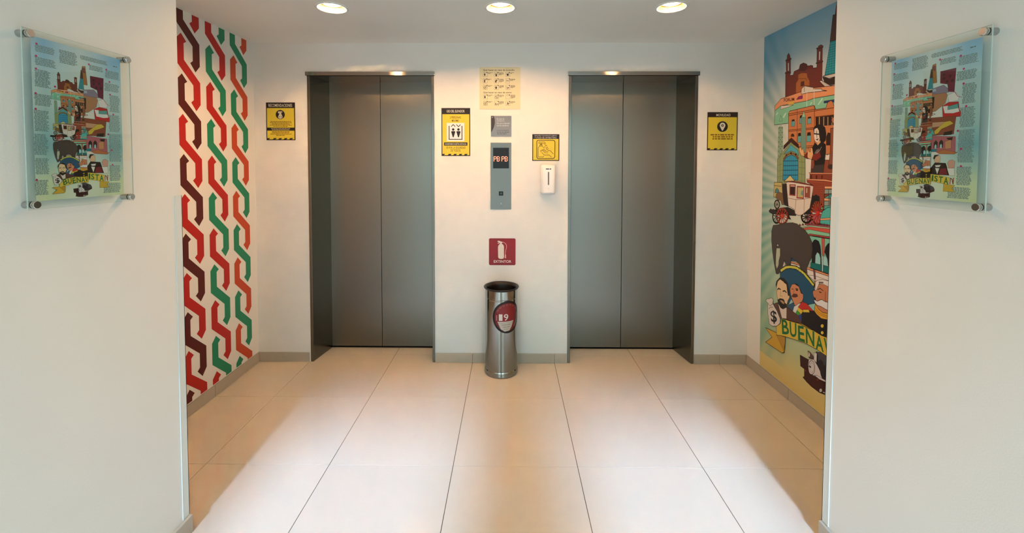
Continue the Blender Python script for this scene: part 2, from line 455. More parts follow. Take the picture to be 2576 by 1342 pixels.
l b0301c 6 238,1128,246,1175
l b0301c 6 238,1128,270,1167
l b0301c 6 238,1128,285,1148
l b8482c 12 291,1135,289,1119,282,1105,271,1093,256,1084,240,1079,223,1079,207,1084,194,1093,186,1106,183,1121,185,1137,192,1152,204,1164,219,1173,236,1177,253,1176,268,1171,280,1162,288,1149,291,1135
l 241512 2 294,1135,292,1119,284,1104,273,1091,257,1081,240,1076,222,1076,205,1081,192,1091,183,1105,179,1121,182,1138,190,1153,202,1166,218,1176,236,1180,254,1179,269,1174,282,1164,291,1150,294,1135
f c8341c 0 250,1130,248,1124,242,1119,234,1118,228,1121,226,1127,228,1133,234,1137,241,1138,247,1135
l a8281c 6 549,1183,593,1176
l a8281c 6 549,1183,584,1149
l a8281c 6 549,1183,565,1129
l a8281c 6 549,1183,542,1124
l a8281c 6 549,1183,520,1135
l a8281c 6 549,1183,505,1159
l a8281c 6 549,1183,502,1189
l a8281c 6 549,1183,512,1218
l a8281c 6 549,1183,532,1237
l a8281c 6 549,1183,556,1241
l a8281c 6 549,1183,577,1229
l a8281c 6 549,1183,591,1206
l b8502c 12 596,1188,594,1169,588,1152,578,1137,566,1126,551,1121,536,1122,522,1129,510,1141,503,1158,499,1177,501,1197,508,1215,518,1230,531,1240,546,1244,561,1243,575,1235,586,1223,593,1207,596,1188
l 241512 2 599,1189,597,1169,591,1150,580,1134,567,1123,551,1118,535,1118,520,1126,508,1139,500,1156,496,1177,498,1198,505,1217,516,1233,530,1243,546,1248,562,1246,576,1238,588,1225,596,1208,599,1189
f d0241c 0 559,1184,557,1177,552,1171,546,1171,540,1175,538,1182,540,1189,545,1194,551,1195,557,1191
#bandstand
f 4fb3ae 0 570,1127,571,1161,587,1199,621,1222,684,1234,688,1131
l 241512 3 570,1127,571,1161,587,1199,621,1222,684,1234,688,1131,570,1127
f eca878 0 570,1156,686,1176,686,1166,572,1146
l 241512 2 570,1156,686,1176,686,1166,572,1146,570,1156
f 8c2c24 0 392,1090,402,1103,414,1092
l 241512 2 392,1090,402,1103,414,1092,392,1090
f 8c2c24 0 419,1097,429,1110,440,1099
l 241512 2 419,1097,429,1110,440,1099,419,1097
f 8c2c24 0 445,1103,455,1116,466,1105
l 241512 2 445,1103,455,1116,466,1105,445,1103
f 8c2c24 0 471,1110,480,1123,491,1111
l 241512 2 471,1110,480,1123,491,1111,471,1110
f 8c2c24 0 496,1113,505,1126,516,1115
l 241512 2 496,1113,505,1126,516,1115,496,1113
f 8c2c24 0 521,1117,530,1129,540,1118
l 241512 2 521,1117,530,1129,540,1118,521,1117
f 8c2c24 0 545,1118,554,1130,564,1119
l 241512 2 545,1118,554,1130,564,1119,545,1118
f 8c2c24 0 569,1119,577,1131,588,1121
l 241512 2 569,1119,577,1131,588,1121,569,1119
f 8c2c24 0 592,1120,601,1132,611,1122
l 241512 2 592,1120,601,1132,611,1122,592,1120
f 8c2c24 0 615,1121,623,1133,633,1123
l 241512 2 615,1121,623,1133,633,1123,615,1121
f 8c2c24 0 638,1122,646,1134,655,1124
l 241512 2 638,1122,646,1134,655,1124,638,1122
f a8d0b0 0 421,1084,488,1106,666,1117,666,1110,488,1098,427,1080
l 241512 2 421,1084,488,1106,666,1117,666,1110,488,1098,427,1080,421,1084
f c85848 0 427,1079,488,1098,666,1110,667,1085,489,1082,452,1073
l 241512 2 427,1079,488,1098,666,1110,667,1085,489,1082,452,1073,427,1079
f 86c8a8 0 452,1073,489,1082,667,1085,668,1068,492,1058,478,1051
l 241512 2 452,1073,489,1082,667,1085,668,1068,492,1058,478,1051,452,1073
f a84840 0 478,1051,492,1058,668,1067,668,1058,493,1050,484,1043
l 241512 2 478,1051,492,1058,668,1067,668,1058,493,1050,484,1043,478,1051
f 7cc4ac 0 481,1044,507,1046,668,1055,674,900,498,891
l 241512 2 481,1044,507,1046,668,1055,674,900,498,891,481,1044
f 140c10 0 514,891,514,1009,527,1027,541,1033,564,1027,578,1003,584,967,589,902
l 241512 2 514,891,514,1009,527,1027,541,1033,564,1027,578,1003,584,967,589,902,514,891
f 9cd4d8 0 541,894,542,942,555,964,571,958,581,937,583,897
l 241512 2 541,894,542,942,555,964,571,958,581,937,583,897,541,894
f 140c10 0 611,976,616,1004,635,1028,669,1036,672,951,648,939,642,903,635,942
l 241512 2 611,976,616,1004,635,1028,669,1036,672,951,648,939,642,903,635,942,611,976
f 9cd4d8 0 603,902,603,945,614,959,630,948,641,903
l 241512 2 603,902,603,945,614,959,630,948,641,903,603,902
f c85848 0 586,1050,608,1050,610,963,601,953,593,959
l 241512 2 586,1050,608,1050,610,963,601,953,593,959,586,1050
f 0f6c6c 0 502,894,596,901,674,903,675,862,597,865,504,863
l 241512 2 502,894,596,901,674,903,675,862,597,865,504,863,502,894
f dcdcd4 0 594,951,602,953,603,865,595,864
l 241512 2 594,951,602,953,603,865,595,864,594,951
f dcdcd4 0 495,911,503,913,504,867,497,867
l 241512 2 495,911,503,913,504,867,497,867,495,911
f dc9468 0 475,861,675,861,676,852,475,849
l 241512 2 475,861,675,861,676,852,475,849,475,861
f e4dcd4 0 476,848,676,851,677,818,534,825,484,815
l 241512 2 476,848,676,851,677,818,534,825,484,815,476,848
f e4dcd4 0 484,815,544,827,676,827,669,809,535,798
l 241512 2 484,815,544,827,676,827,669,809,535,798,484,815
f 6c4858 0 528,861,542,861,551,808,537,805
l 241512 2 528,861,542,861,551,808,537,805,528,861
f 2c5078 0 330,887,379,892,380,869,331,863
f dc9468 0 331,863,412,864,420,855,331,852
l 241512 2 331,863,412,864,420,855,331,852,331,863
f e4dcd4 0 329,850,422,854,425,841,329,837
l 241512 2 329,850,422,854,425,841,329,837,329,850
#elephant
f 463c3a 0 150,1057,199,1068,263,1087,341,1101,384,1098,411,1086,452,1073,488,1044,511,1014,519,974,512,922,491,890,475,858,479,824,451,828,420,841,409,863,377,874,333,886,329,837,296,822,278,855,256,805,234,773,208,750,192,750,171,807,150,881,137,949,135,1016
l 241c1a 3 150,1057,199,1068,263,1087,341,1101,384,1098,411,1086,452,1073,488,1044,511,1014,519,974,512,922,491,890,475,858,479,824,451,828,420,841,409,863,377,874,333,886,329,837,296,822,278,855,256,805,234,773,208,750,192,750,171,807,150,881,137,949,135,1016,150,1057
f b4bca4 0 191,915,228,922,230,875,218,838,217,811,200,780,187,803,187,865
l 241c1a 2 191,915,228,922,230,875,218,838,217,811,200,780,187,803,187,865,191,915
f d8d8cc 0 195,935,202,941,211,937,204,930
f ccc4c0 0 256,807,272,850,282,832,280,820
l 241c1a 2 256,807,272,850,282,832,280,820,256,807
#man_in_blue_sombrero
f 1f4f70 0 234,765,239,782,285,816,329,832,394,839,457,822,502,796,537,765,546,713,545,672,522,654,468,643,433,632,338,597,308,587,237,693
l 241512 3 234,765,239,782,285,816,329,832,394,839,457,822,502,796,537,765,546,713,545,672,522,654,468,643,433,632,338,597,308,587,237,693,234,765
l 2a2c18 24 240,778,285,811,330,827,386,834,452,818,497,793,536,770
l d0cc50 14 242,780,251,786
l d0cc50 14 257,791,266,797
l d0cc50 14 272,801,281,808
l d0cc50 14 287,811,296,815
l d0cc50 14 302,817,311,820
l d0cc50 14 317,822,326,825
l d0cc50 14 333,827,344,828
l d0cc50 14 352,829,363,831
l d0cc50 14 371,832,382,833
l d0cc50 14 390,833,403,830
l d0cc50 14 412,828,425,825
l d0cc50 14 434,823,446,819
l d0cc50 14 454,817,463,812
l d0cc50 14 469,808,478,803
l d0cc50 14 484,800,493,795
l d0cc50 14 499,792,507,787
l d0cc50 14 512,784,520,779
l d0cc50 14 525,776,533,772
f 9cc8b8 0 332,602,348,630,365,617,322,580
f 90c8c0 0 493,643,552,671,551,633,537,624
f 345a7c 0 309,565,316,582,360,611,387,599,362,553,395,543
l 241512 2 309,565,316,582,360,611,387,599,362,553,395,543,309,565
f e0dcd8 0 362,553,374,594,413,625,438,637,399,574,385,543
l 241512 2 362,553,374,594,413,625,438,637,399,574,385,543,362,553
f c42c24 0 411,603,443,646,483,648,542,622,494,612,450,596
l 241512 2 411,603,443,646,483,648,542,622,494,612,450,596,411,603
f e0c038 0 403,584,411,602,451,595,446,575,428,572
f 3c9838 0 390,562,403,583,428,571,409,548
f 2c3c8c 0 414,529,413,552,445,576,444,517
f 5c2c6c 0 395,536,413,550,427,512,417,510
f d28a62 0 334,691,350,722,382,735,409,730,436,697,452,691,452,668,443,646,413,624,387,602,368,618,349,644,338,671
l 241512 2 334,691,350,722,382,735,409,730,436,697,452,691,452,668,443,646,413,624,387,602,368,618,349,644,338,671,334,691
f 241814 0 371,732,398,739,427,715,444,693,433,692,412,725
f 5c3428 0 350,649,366,669,398,677,407,667,385,654,364,648
l 241512 2 350,649,366,669,398,677,407,667,385,654,364,648,350,649
f 241814 0 386,705,407,708,405,698,389,695
l 241512 4 348,694,365,697
l 241512 4 383,708,407,711
l 8c5038 3 373,696,368,671
#man_with_beard
f 5c3a34 0 175,543,219,568,243,531,308,572,415,551,448,516,286,485,239,472,188,532
l 241512 3 175,543,219,568,243,531,308,572,415,551,448,516,286,485,239,472,188,532,175,543
f dcccc0 0 221,564,248,544,307,564,308,494,263,481
l 241512 2 221,564,248,544,307,564,308,494,263,481,221,564
f e4c498 0 203,699,236,724,271,718,300,708,310,677,331,650,331,632,318,613,308,583,294,560,248,552,220,573,207,615,199,663
l 241512 3 203,699,236,724,271,718,300,708,310,677,331,650,331,632,318,613,308,583,294,560,248,552,220,573,207,615,199,663,203,699
f 1c1412 0 193,677,200,702,235,736,276,740,311,722,327,682,331,646,317,642,306,676,301,708,277,712,265,720,236,724,214,702,205,673,200,652
f 1c1412 0 217,586,240,602,272,608,286,600,286,590,308,584,300,561,273,542,248,542,224,563
f b89060 0 238,585,252,594,275,594,285,579,265,576,253,582
l 241512 8 213,650,226,662,244,659
l 241512 8 267,655,285,664,301,657
l a07c50 3 245,646,241,618,263,621
#man_with_white_moustache
f 1a1216 0 444,517,445,576,460,602,509,615,547,625,676,625,680,511,546,513
l 241512 3 444,517,445,576,460,602,509,615,547,625,676,625,680,511,546,513,444,517
f c6805a 0 531,737,551,749,564,769,582,794,617,798,669,797,675,654,610,637,564,648,553,702,539,703,531,722
l 241512 3 531,737,551,749,564,769,582,794,617,798,669,797,675,654,610,637,564,648,553,702,539,703,531,722,531,737
f e4e0dc 0 548,744,550,795,568,809,603,821,668,828,669,792,617,797,578,791,566,763,556,745
l 241512 2 548,744,550,795,568,809,603,821,668,828,669,792,617,797,578,791,566,763,556,745,548,744
l 7c6c64 10 577,798,608,805
l 241512 4 570,756,587,768,610,761
l 241512 5 581,746,597,747
l 8c5038 4 628,761,627,715,636,709
f e4e4e8 0 539,691,567,689,599,709,630,706,672,712,674,663,627,666,596,669,568,666,549,675
l 241512 3 539,691,567,689,599,709,630,706,672,712,674,663,627,666,596,669,568,666,549,675,539,691
f e0a834 0 554,672,578,649,610,640,675,654,676,619,602,603,566,613,546,627
l 241512 3 554,672,578,649,610,640,675,654,676,619,602,603,566,613,546,627,554,672
l 9c6c1c 3 555,645,583,631,615,630,667,636
l 9c6c1c 3 556,633,584,620,615,622,667,625
f d8c040 0 451,601,500,619,511,605,455,586
l 241512 2 451,601,500,619,511,605,455,586,451,601
f d8c040 0 621,569,619,562,614,556,607,554,601,555,598,560,600,566,606,572,613,575,619,574
f d8c040 0 622,531,620,525,615,519,608,517,603,518,601,522,602,529,608,534,614,537,619,535
#money_bag
f dcd2c8 0 91,537,104,556,127,562,149,577,171,571,166,544,185,529,214,509,246,471,246,442,217,413,168,394,136,397,117,460,114,499,117,528
l 5c4438 3 91,537,104,556,127,562,149,577,171,571,166,544,185,529,214,509,246,471,246,442,217,413,168,394,136,397,117,460,114,499,117,528,91,537
l 5c4438 3 117,528,139,519,166,540
l 5c4438 3 126,495,142,510,170,521
t 1c1412 $ 140,490,209,509,217,425,158,407
#banner
f dcbc44 0 213,352,208,406,249,441,260,480,342,492,417,507,478,507,546,513,606,510,684,519,688,413,651,412,573,417,477,412,373,393,301,378,249,365
l 241512 3 213,352,208,406,249,441,260,480,342,492,417,507,478,507,546,513,606,510,684,519,688,413,651,412,573,417,477,412,373,393,301,378,249,365,213,352
f d0a434 0 95,355,213,368,213,354,290,370,300,336,294,277,274,262,99,258,169,320
l 241512 3 95,355,213,368,213,354,290,370,300,336,294,277,274,262,99,258,169,320,95,355
f b88c30 0 216,352,249,365,299,375,302,337,287,284
l 241512 2 216,352,249,365,299,375,302,337,287,284,216,352
t 1c6c38 B 260,476,321,489,341,405,271,383
t 1c6c38 U 337,487,400,500,406,415,347,397
t 1c6c38 E 414,493,463,506,479,416,420,405
t 1c6c38 N 481,503,551,510,555,423,487,416
t 1c6c38 A 566,497,611,507,628,424,566,414
t 1c6c38 V 624,504,676,512,679,418,636,417
#locomotive
f 3c1818 0 462,200,474,212,472,264,487,266,517,258,556,256,676,271,678,207,649,196,595,182,534,183,495,190
l 241512 3 462,200,474,212,472,264,487,266,517,258,556,256,676,271,678,207,649,196,595,182,534,183,495,190,462,200
f 241c24 0 588,326,589,357,604,371,620,368,628,349,643,356,648,383,672,380,676,265,619,268,605,301
l 241512 3 588,326,589,357,604,371,620,368,628,349,643,356,648,383,672,380,676,265,619,268,605,301,588,326
f dcd4d4 0 508,295,514,333,552,350,581,330,604,308,610,290,624,271,560,258,527,255
l 241512 2 508,295,514,333,552,350,581,330,604,308,610,290,624,271,560,258,527,255,508,295
f dcd4d4 0 563,308,562,291,557,275,549,263,539,255,529,253,520,257,514,268,511,283,513,299,518,315,526,328,536,336,546,337,555,332,561,322
l 241512 3 563,308,562,291,557,275,549,263,539,255,529,253,520,257,514,268,511,283,513,299,518,315,526,328,536,336,546,337,555,332,561,322,563,308
f dcd4d4 0 556,304,554,291,550,279,544,270,536,266,529,268,524,276,522,288,523,301,527,313,534,322,542,326,549,323,554,316
l 8c8484 2 556,304,554,291,550,279,544,270,536,266,529,268,524,276,522,288,523,301,527,313,534,322,542,326,549,323,554,316,556,304
f 241418 0 516,299,533,300,535,291,518,289
f dcd4d4 0 553,390,576,395,576,341,554,348
l 5c5454 2 553,390,576,395,576,341,554,348,553,390
f 5c4448 0 503,378,517,379,552,364,552,350,514,341
l 241512 2 503,378,517,379,552,364,552,350,514,341,503,378
f d8c4b4 0 509,377,523,368,521,350,511,349
f dcd4d4 0 560,262,583,273,676,278,676,273,602,259
l 241512 2 560,262,583,273,676,278,676,273,602,259,560,262
f d0ccc8 0 618,206,616,198,610,191,603,187,597,188,595,193,597,201,602,208,609,212,615,211
l 241512 2 618,206,616,198,610,191,603,187,597,188,595,193,597,201,602,208,609,212,615,211,618,206
f d0ccc8 0 622,201,644,207,661,208,626,197
f 803030 0 490,255,488,250,483,246,478,245,476,248,478,253,483,257,488,257
f 803030 0 596,255,594,250,588,245,581,243,578,246,581,251,587,255,594,257
"""
BLOCKS = [[-81,2378,220,2496],[-87,2193,224,2315],[-96,1859,137,2133],[-110,1579,150,1768],[-125,1197,95,1525],[-137,840,74,1170],[-132,557,82,811],[-143,254,52,482],[278,2293,571,2511],[617,2430,1118,2505],[759,2291,1030,2383],[1056,2206,1349,2359],[1036,1984,1338,2134],[1126,1623,1339,1935],[1102,1287,1337,1586],[1087,754,1336,1252],[1085,423,1321,702],[957,212,1312,392]]
DOTS = [[-49,2505],[-62,2323],[-70,2132],[-86,1767],[-94,1536],[199,1913],[766,2381],[1087,2363],[1139,2157],[1145,1938],[355,1832],[259,1593],[1195,1596],[-115,483],[1085,1239],[1143,964],[1151,705]]

# ------------------------------------------------------------------ materials
def lin(h):
    c = [int(h[i:i+2], 16)/255 for i in (0, 2, 4)]
    return tuple(x/12.92 if x <= .04045 else ((x+.055)/1.055)**2.4 for x in c)+(1,)
MC = {}
def ink(h, rough=.5, metal=0., emit=0., spec=.4):
    k = (h, rough, metal, emit)
    if k in MC: return MC[k]
    m = bpy.data.materials.new('paint_'+h); m.use_nodes = True; b = m.node_tree.nodes['Principled BSDF']
    b.inputs['Base Color'].default_value = lin(h); b.inputs['Roughness'].default_value = rough
    b.inputs['Metallic'].default_value = metal; b.inputs['Specular IOR Level'].default_value = spec
    if emit: b.inputs['Emission Color'].default_value = lin(h); b.inputs['Emission Strength'].default_value = emit
    MC[k] = m; return m
def nodes(name):
    m = bpy.data.materials.new(name); m.use_nodes = True; nt = m.node_tree
    return m, nt, nt.nodes['Principled BSDF']
def add(nt, t, **kw):
    n = nt.nodes.new(t)
    for k, v in kw.items():
        if k in n.bl_rna.properties: setattr(n, k, v)
        else: n.inputs[k].default_value = v
    return n
def ramp(nt, stops, interp='LINEAR'):
    r = nt.nodes.new('ShaderNodeValToRGB'); r.color_ramp.interpolation = interp
    e = r.color_ramp.elements
    while len(e) < len(stops): e.new(.5)
    for i, (p, c) in enumerate(stops): e[i].position = p; e[i].color = c
    return r
def plaster(name, base, bump=.0012, scale=220):
    m, nt, b = nodes(name)
    tc = add(nt, 'ShaderNodeTexCoord'); n = add(nt, 'ShaderNodeTexNoise', Scale=scale, Detail=3.)
    nt.links.new(tc.outputs['Object'], n.inputs['Vector'])
    n2 = add(nt, 'ShaderNodeTexNoise', Scale=3., Detail=4.); nt.links.new(tc.outputs['Object'], n2.inputs['Vector'])
    c = lin(base); d = tuple(x*.965 for x in c[:3])+(1,)
    r = ramp(nt, [(.3, d), (.7, c)]); nt.links.new(n2.outputs['Fac'], r.inputs[0]); nt.links.new(r.outputs[0], b.inputs['Base Color'])
    bp = add(nt, 'ShaderNodeBump', Strength=.25, Distance=bump); nt.links.new(n.outputs['Fac'], bp.inputs['Height']); nt.links.new(bp.outputs[0], b.inputs['Normal'])
    b.inputs['Roughness'].default_value = .55; b.inputs['Specular IOR Level'].default_value = .3
    return m
M_WALL = plaster('painted_plaster', 'ece8e0')
M_CEIL = plaster('ceiling_paint', 'f6f1e8')
M_GUARD = ink('dfe2dc', .3)
def tile_mat(name, base, rough):
    m, nt, b = nodes(name)
    tc = add(nt, 'ShaderNodeTexCoord'); n = add(nt, 'ShaderNodeTexNoise', Scale=900., Detail=2.)
    nt.links.new(tc.outputs['Object'], n.inputs['Vector'])
    oi = add(nt, 'ShaderNodeObjectInfo'); mx = add(nt, 'ShaderNodeMath', operation='MULTIPLY_ADD'); mx.inputs[1].default_value = .5
    nt.links.new(n.outputs['Fac'], mx.inputs[0]); ml = add(nt, 'ShaderNodeMath', operation='MULTIPLY'); ml.inputs[1].default_value = .5
    nt.links.new(oi.outputs['Random'], ml.inputs[0]); nt.links.new(ml.outputs[0], mx.inputs[2])
    c = lin(base); r = ramp(nt, [(.2, tuple(x*.97 for x in c[:3])+(1,)), (.8, tuple(min(1, x*1.02) for x in c[:3])+(1,))])
    nt.links.new(mx.outputs[0], r.inputs[0]); nt.links.new(r.outputs[0], b.inputs['Base Color'])
    b.inputs['Roughness'].default_value = rough; b.inputs['Specular IOR Level'].default_value = .75
    return m
M_TILE = tile_mat('polished_porcelain', 'cfc2ae', .02)
M_SKIRT = tile_mat('skirting_porcelain', 'b8ab98', .3)
M_GROUT = ink('7a6048', .9); M_GROUT2 = ink('5e4a38', .9)
def steel(name, base, rough, stretch=(4, 4, 500), aniso=0., tangent=(1, 1, 0), bump=.15):
    m, nt, b = nodes(name)
    if aniso:      # brushed: the highlight spreads along this direction
        cb = add(nt, 'ShaderNodeCombineXYZ')
        for i in range(3): cb.inputs[i].default_value = tangent[i]
        b.inputs['Anisotropic'].default_value = aniso; nt.links.new(cb.outputs[0], b.inputs['Tangent'])
    tc = add(nt, 'ShaderNodeTexCoord'); mp = add(nt, 'ShaderNodeMapping'); mp.inputs['Scale'].default_value = stretch
    n = add(nt, 'ShaderNodeTexNoise', Scale=1., Detail=5.)
    nt.links.new(tc.outputs['Object'], mp.inputs[0]); nt.links.new(mp.outputs[0], n.inputs['Vector'])
    r = ramp(nt, [(.3, (rough*.98,)*3+(1,)), (.7, (rough*1.02,)*3+(1,))]); nt.links.new(n.outputs['Fac'], r.inputs[0]); nt.links.new(r.outputs[0], b.inputs['Roughness'])
    b.inputs['Base Color'].default_value = base+(1,); b.inputs['Metallic'].default_value = 1
    return m
M_DOOR = steel('brushed_steel_door', (.285,.262,.222), .30, (3, 3, 260), .6)
M_JAMB = steel('brushed_steel_frame', (.25,.22,.18), .24, (3, 3, 260), .7)
M_POL = steel('polished_steel', (.62, .60, .57), .10, (300, 300, 3), bump=.03)
M_SATIN = steel('satin_aluminium', (.50, .50, .49), .30, (40, 40, 40))
M_PLATE = steel('panel_steel', (.235, .215, .185), .36, (600, 600, 4))
M_CAN = steel('bin_steel', (.47,.44,.395), .11, (300, 300, 2)); M_RIM = ink('141110', .3)
M_BLACK = ink('0c0b0b', .35); M_DARK = ink('050404', .8)
m, nt, b = nodes('clear_acrylic')
lw = add(nt, 'ShaderNodeLayerWeight', Blend=.5); pw = add(nt, 'ShaderNodeMath', operation='POWER'); pw.inputs[1].default_value = 5.; nt.links.new(lw.outputs['Facing'], pw.inputs[0])
fr = add(nt, 'ShaderNodeMath', operation='MULTIPLY_ADD'); fr.inputs[1].default_value = .95; fr.inputs[2].default_value = .04; nt.links.new(pw.outputs[0], fr.inputs[0]); tr = add(nt, 'ShaderNodeBsdfTransparent'); tr.inputs[0].default_value = (.955, .985, .97, 1)
gl = add(nt, 'ShaderNodeBsdfGlossy', Roughness=.02); mx = add(nt, 'ShaderNodeMixShader')
nt.links.new(fr.outputs[0], mx.inputs[0]); nt.links.new(tr.outputs[0], mx.inputs[1]); nt.links.new(gl.outputs[0], mx.inputs[2])
nt.links.new(mx.outputs[0], nt.nodes['Material Output'].inputs[0]); M_ACR = m
m, nt, b = nodes('acrylic_edge'); b.inputs['Base Color'].default_value = lin('c3d0c6'); b.inputs['Roughness'].default_value = .15; M_EDGE = m

# ------------------------------------------------------------------ object helpers
def tag(o, label=None, cat=None, group=None, kind=None):
    if label: o['label'] = label
    if cat: o['category'] = cat
    if group: o['group'] = group
    if kind: o['kind'] = kind
    return o
def empty(name, M=None, parent=None):
    o = bpy.data.objects.new(name, None); COL.objects.link(o); o.empty_display_size = .05
    if M is not None: o.matrix_world = M
    if parent: o.parent = parent
    return o
def link(name, me, parent=None):
    o = bpy.data.objects.new(name, me); COL.objects.link(o)
    if parent: o.parent = parent
    return o
def frame(o, U, V, N):
    o, U, V, N = Vector(o), Vector(U), Vector(V), Vector(N)
    return Matrix(((U.x, V.x, N.x, o.x), (U.y, V.y, N.y, o.y), (U.z, V.z, N.z, o.z), (0, 0, 0, 1)))
YB, XL, XR, CZ = 3.0865, -1.8508, 1.7326, 2.324     # alcove: back wall, side walls, ceiling
PL, PR, YP = -1.2647, 1.2188, 1.6252                # passage walls and where they end
BACK = lambda x, z, d=0: frame((x, YB-d, z), (1, 0, 0), (0, 0, 1), (0, -1, 0))
class MB:
    def __init__(s): s.v = []; s.f = []; s.mi = []; s.mats = []; s.sm = []
    def mat(s, m):
        if m not in s.mats: s.mats.append(m)
        return s.mats.index(m)
    def add(s, v, f, m, smooth=False):
        k = len(s.v); s.v += [tuple(p) for p in v]; i = s.mat(m)
        for q in f: s.f.append(tuple(k+a for a in q)); s.mi.append(i); s.sm.append(smooth)
    def box(s, a, b, m):
        x0, y0, z0 = a; x1, y1, z1 = b
        v = [(x0, y0, z0), (x1, y0, z0), (x1, y1, z0), (x0, y1, z0), (x0, y0, z1), (x1, y0, z1), (x1, y1, z1), (x0, y1, z1)]
        s.add(v, [(0, 3, 2, 1), (4, 5, 6, 7), (0, 1, 5, 4), (1, 2, 6, 5), (2, 3, 7, 6), (3, 0, 4, 7)], m)
    def hexa(s, lo, hi, m):   # four bottom and four top points
        s.add(lo+hi, [(0, 3, 2, 1), (4, 5, 6, 7), (0, 1, 5, 4), (1, 2, 6, 5), (2, 3, 7, 6), (3, 0, 4, 7)], m)
    def lathe(s, prof, m, n=48, c=(0, 0), axis='z', smooth=True, closed=False):
        v = []; f = []; k = len(prof)
        for i in range(n):
            a = 2*math.pi*i/n; ca, sa = math.cos(a), math.sin(a)
            for r, z in prof: v.append((c[0]+r*ca, c[1]+r*sa, z))
        for i in range(n):
            j = (i+1) % n
            for q in range(k-1 if not closed else k):
                q2 = (q+1) % k; f.append((i*k+q, j*k+q, j*k+q2, i*k+q2))
        s.add(v, f, m, smooth)
    def build(s, name, parent=None, bevel=0, seg=2, auto=None):
        me = bpy.data.meshes.new(name); me.from_pydata(s.v, [], s.f)
        for m in s.mats: me.materials.append(m)
        me.polygons.foreach_set('material_index', s.mi); me.polygons.foreach_set('use_smooth', s.sm)
        bm = bmesh.new(); bm.from_mesh(me); bmesh.ops.remove_doubles(bm, verts=bm.verts, dist=1e-6)
        bmesh.ops.recalc_face_normals(bm, faces=bm.faces)
        if auto:
            for e in bm.edges:
                if len(e.link_faces) == 2 and e.calc_face_angle(0) > auto: e.smooth = False
        bm.to_mesh(me); bm.free()
        o = link(name, me, parent)
        if bevel:
            md = o.modifiers.new('bevel', 'BEVEL'); md.width = bevel; md.segments = seg; md.limit_method = 'ANGLE'; md.angle_limit = .7
        return o
def bx(name, a, b, m, parent=None, bevel=0):
    q = MB(); q.box(a, b, m); return q.build(name, parent, bevel)

# flat print: polygons in a local frame (x right, y up, z out of the wall), each on its own thin layer of ink
GL = {}
def glyphs(t, bold=.012):
    if (t, bold) in GL: return GL[(t, bold)]
    cu = bpy.data.curves.new('t', 'FONT'); cu.body = t; cu.fill_mode = 'FRONT'; cu.offset = bold; cu.resolution_u = 3
    o = bpy.data.objects.new('t', cu); COL.objects.link(o); dg = bpy.context.evaluated_depsgraph_get()
    me = bpy.data.meshes.new_from_object(o.evaluated_get(dg)); v = [(p.co.x, p.co.y) for p in me.vertices]; f = [tuple(p.vertices) for p in me.polygons]
    bpy.data.objects.remove(o); bpy.data.curves.remove(cu); bpy.data.meshes.remove(me)
    x0 = min(a[0] for a in v); x1 = max(a[0] for a in v); y0 = min(a[1] for a in v); y1 = max(a[1] for a in v)
    GL[(t, bold)] = ([((a-x0)/(x1-x0), (b-y0)/(y1-y0)) for a, b in v], f); return GL[(t, bold)]
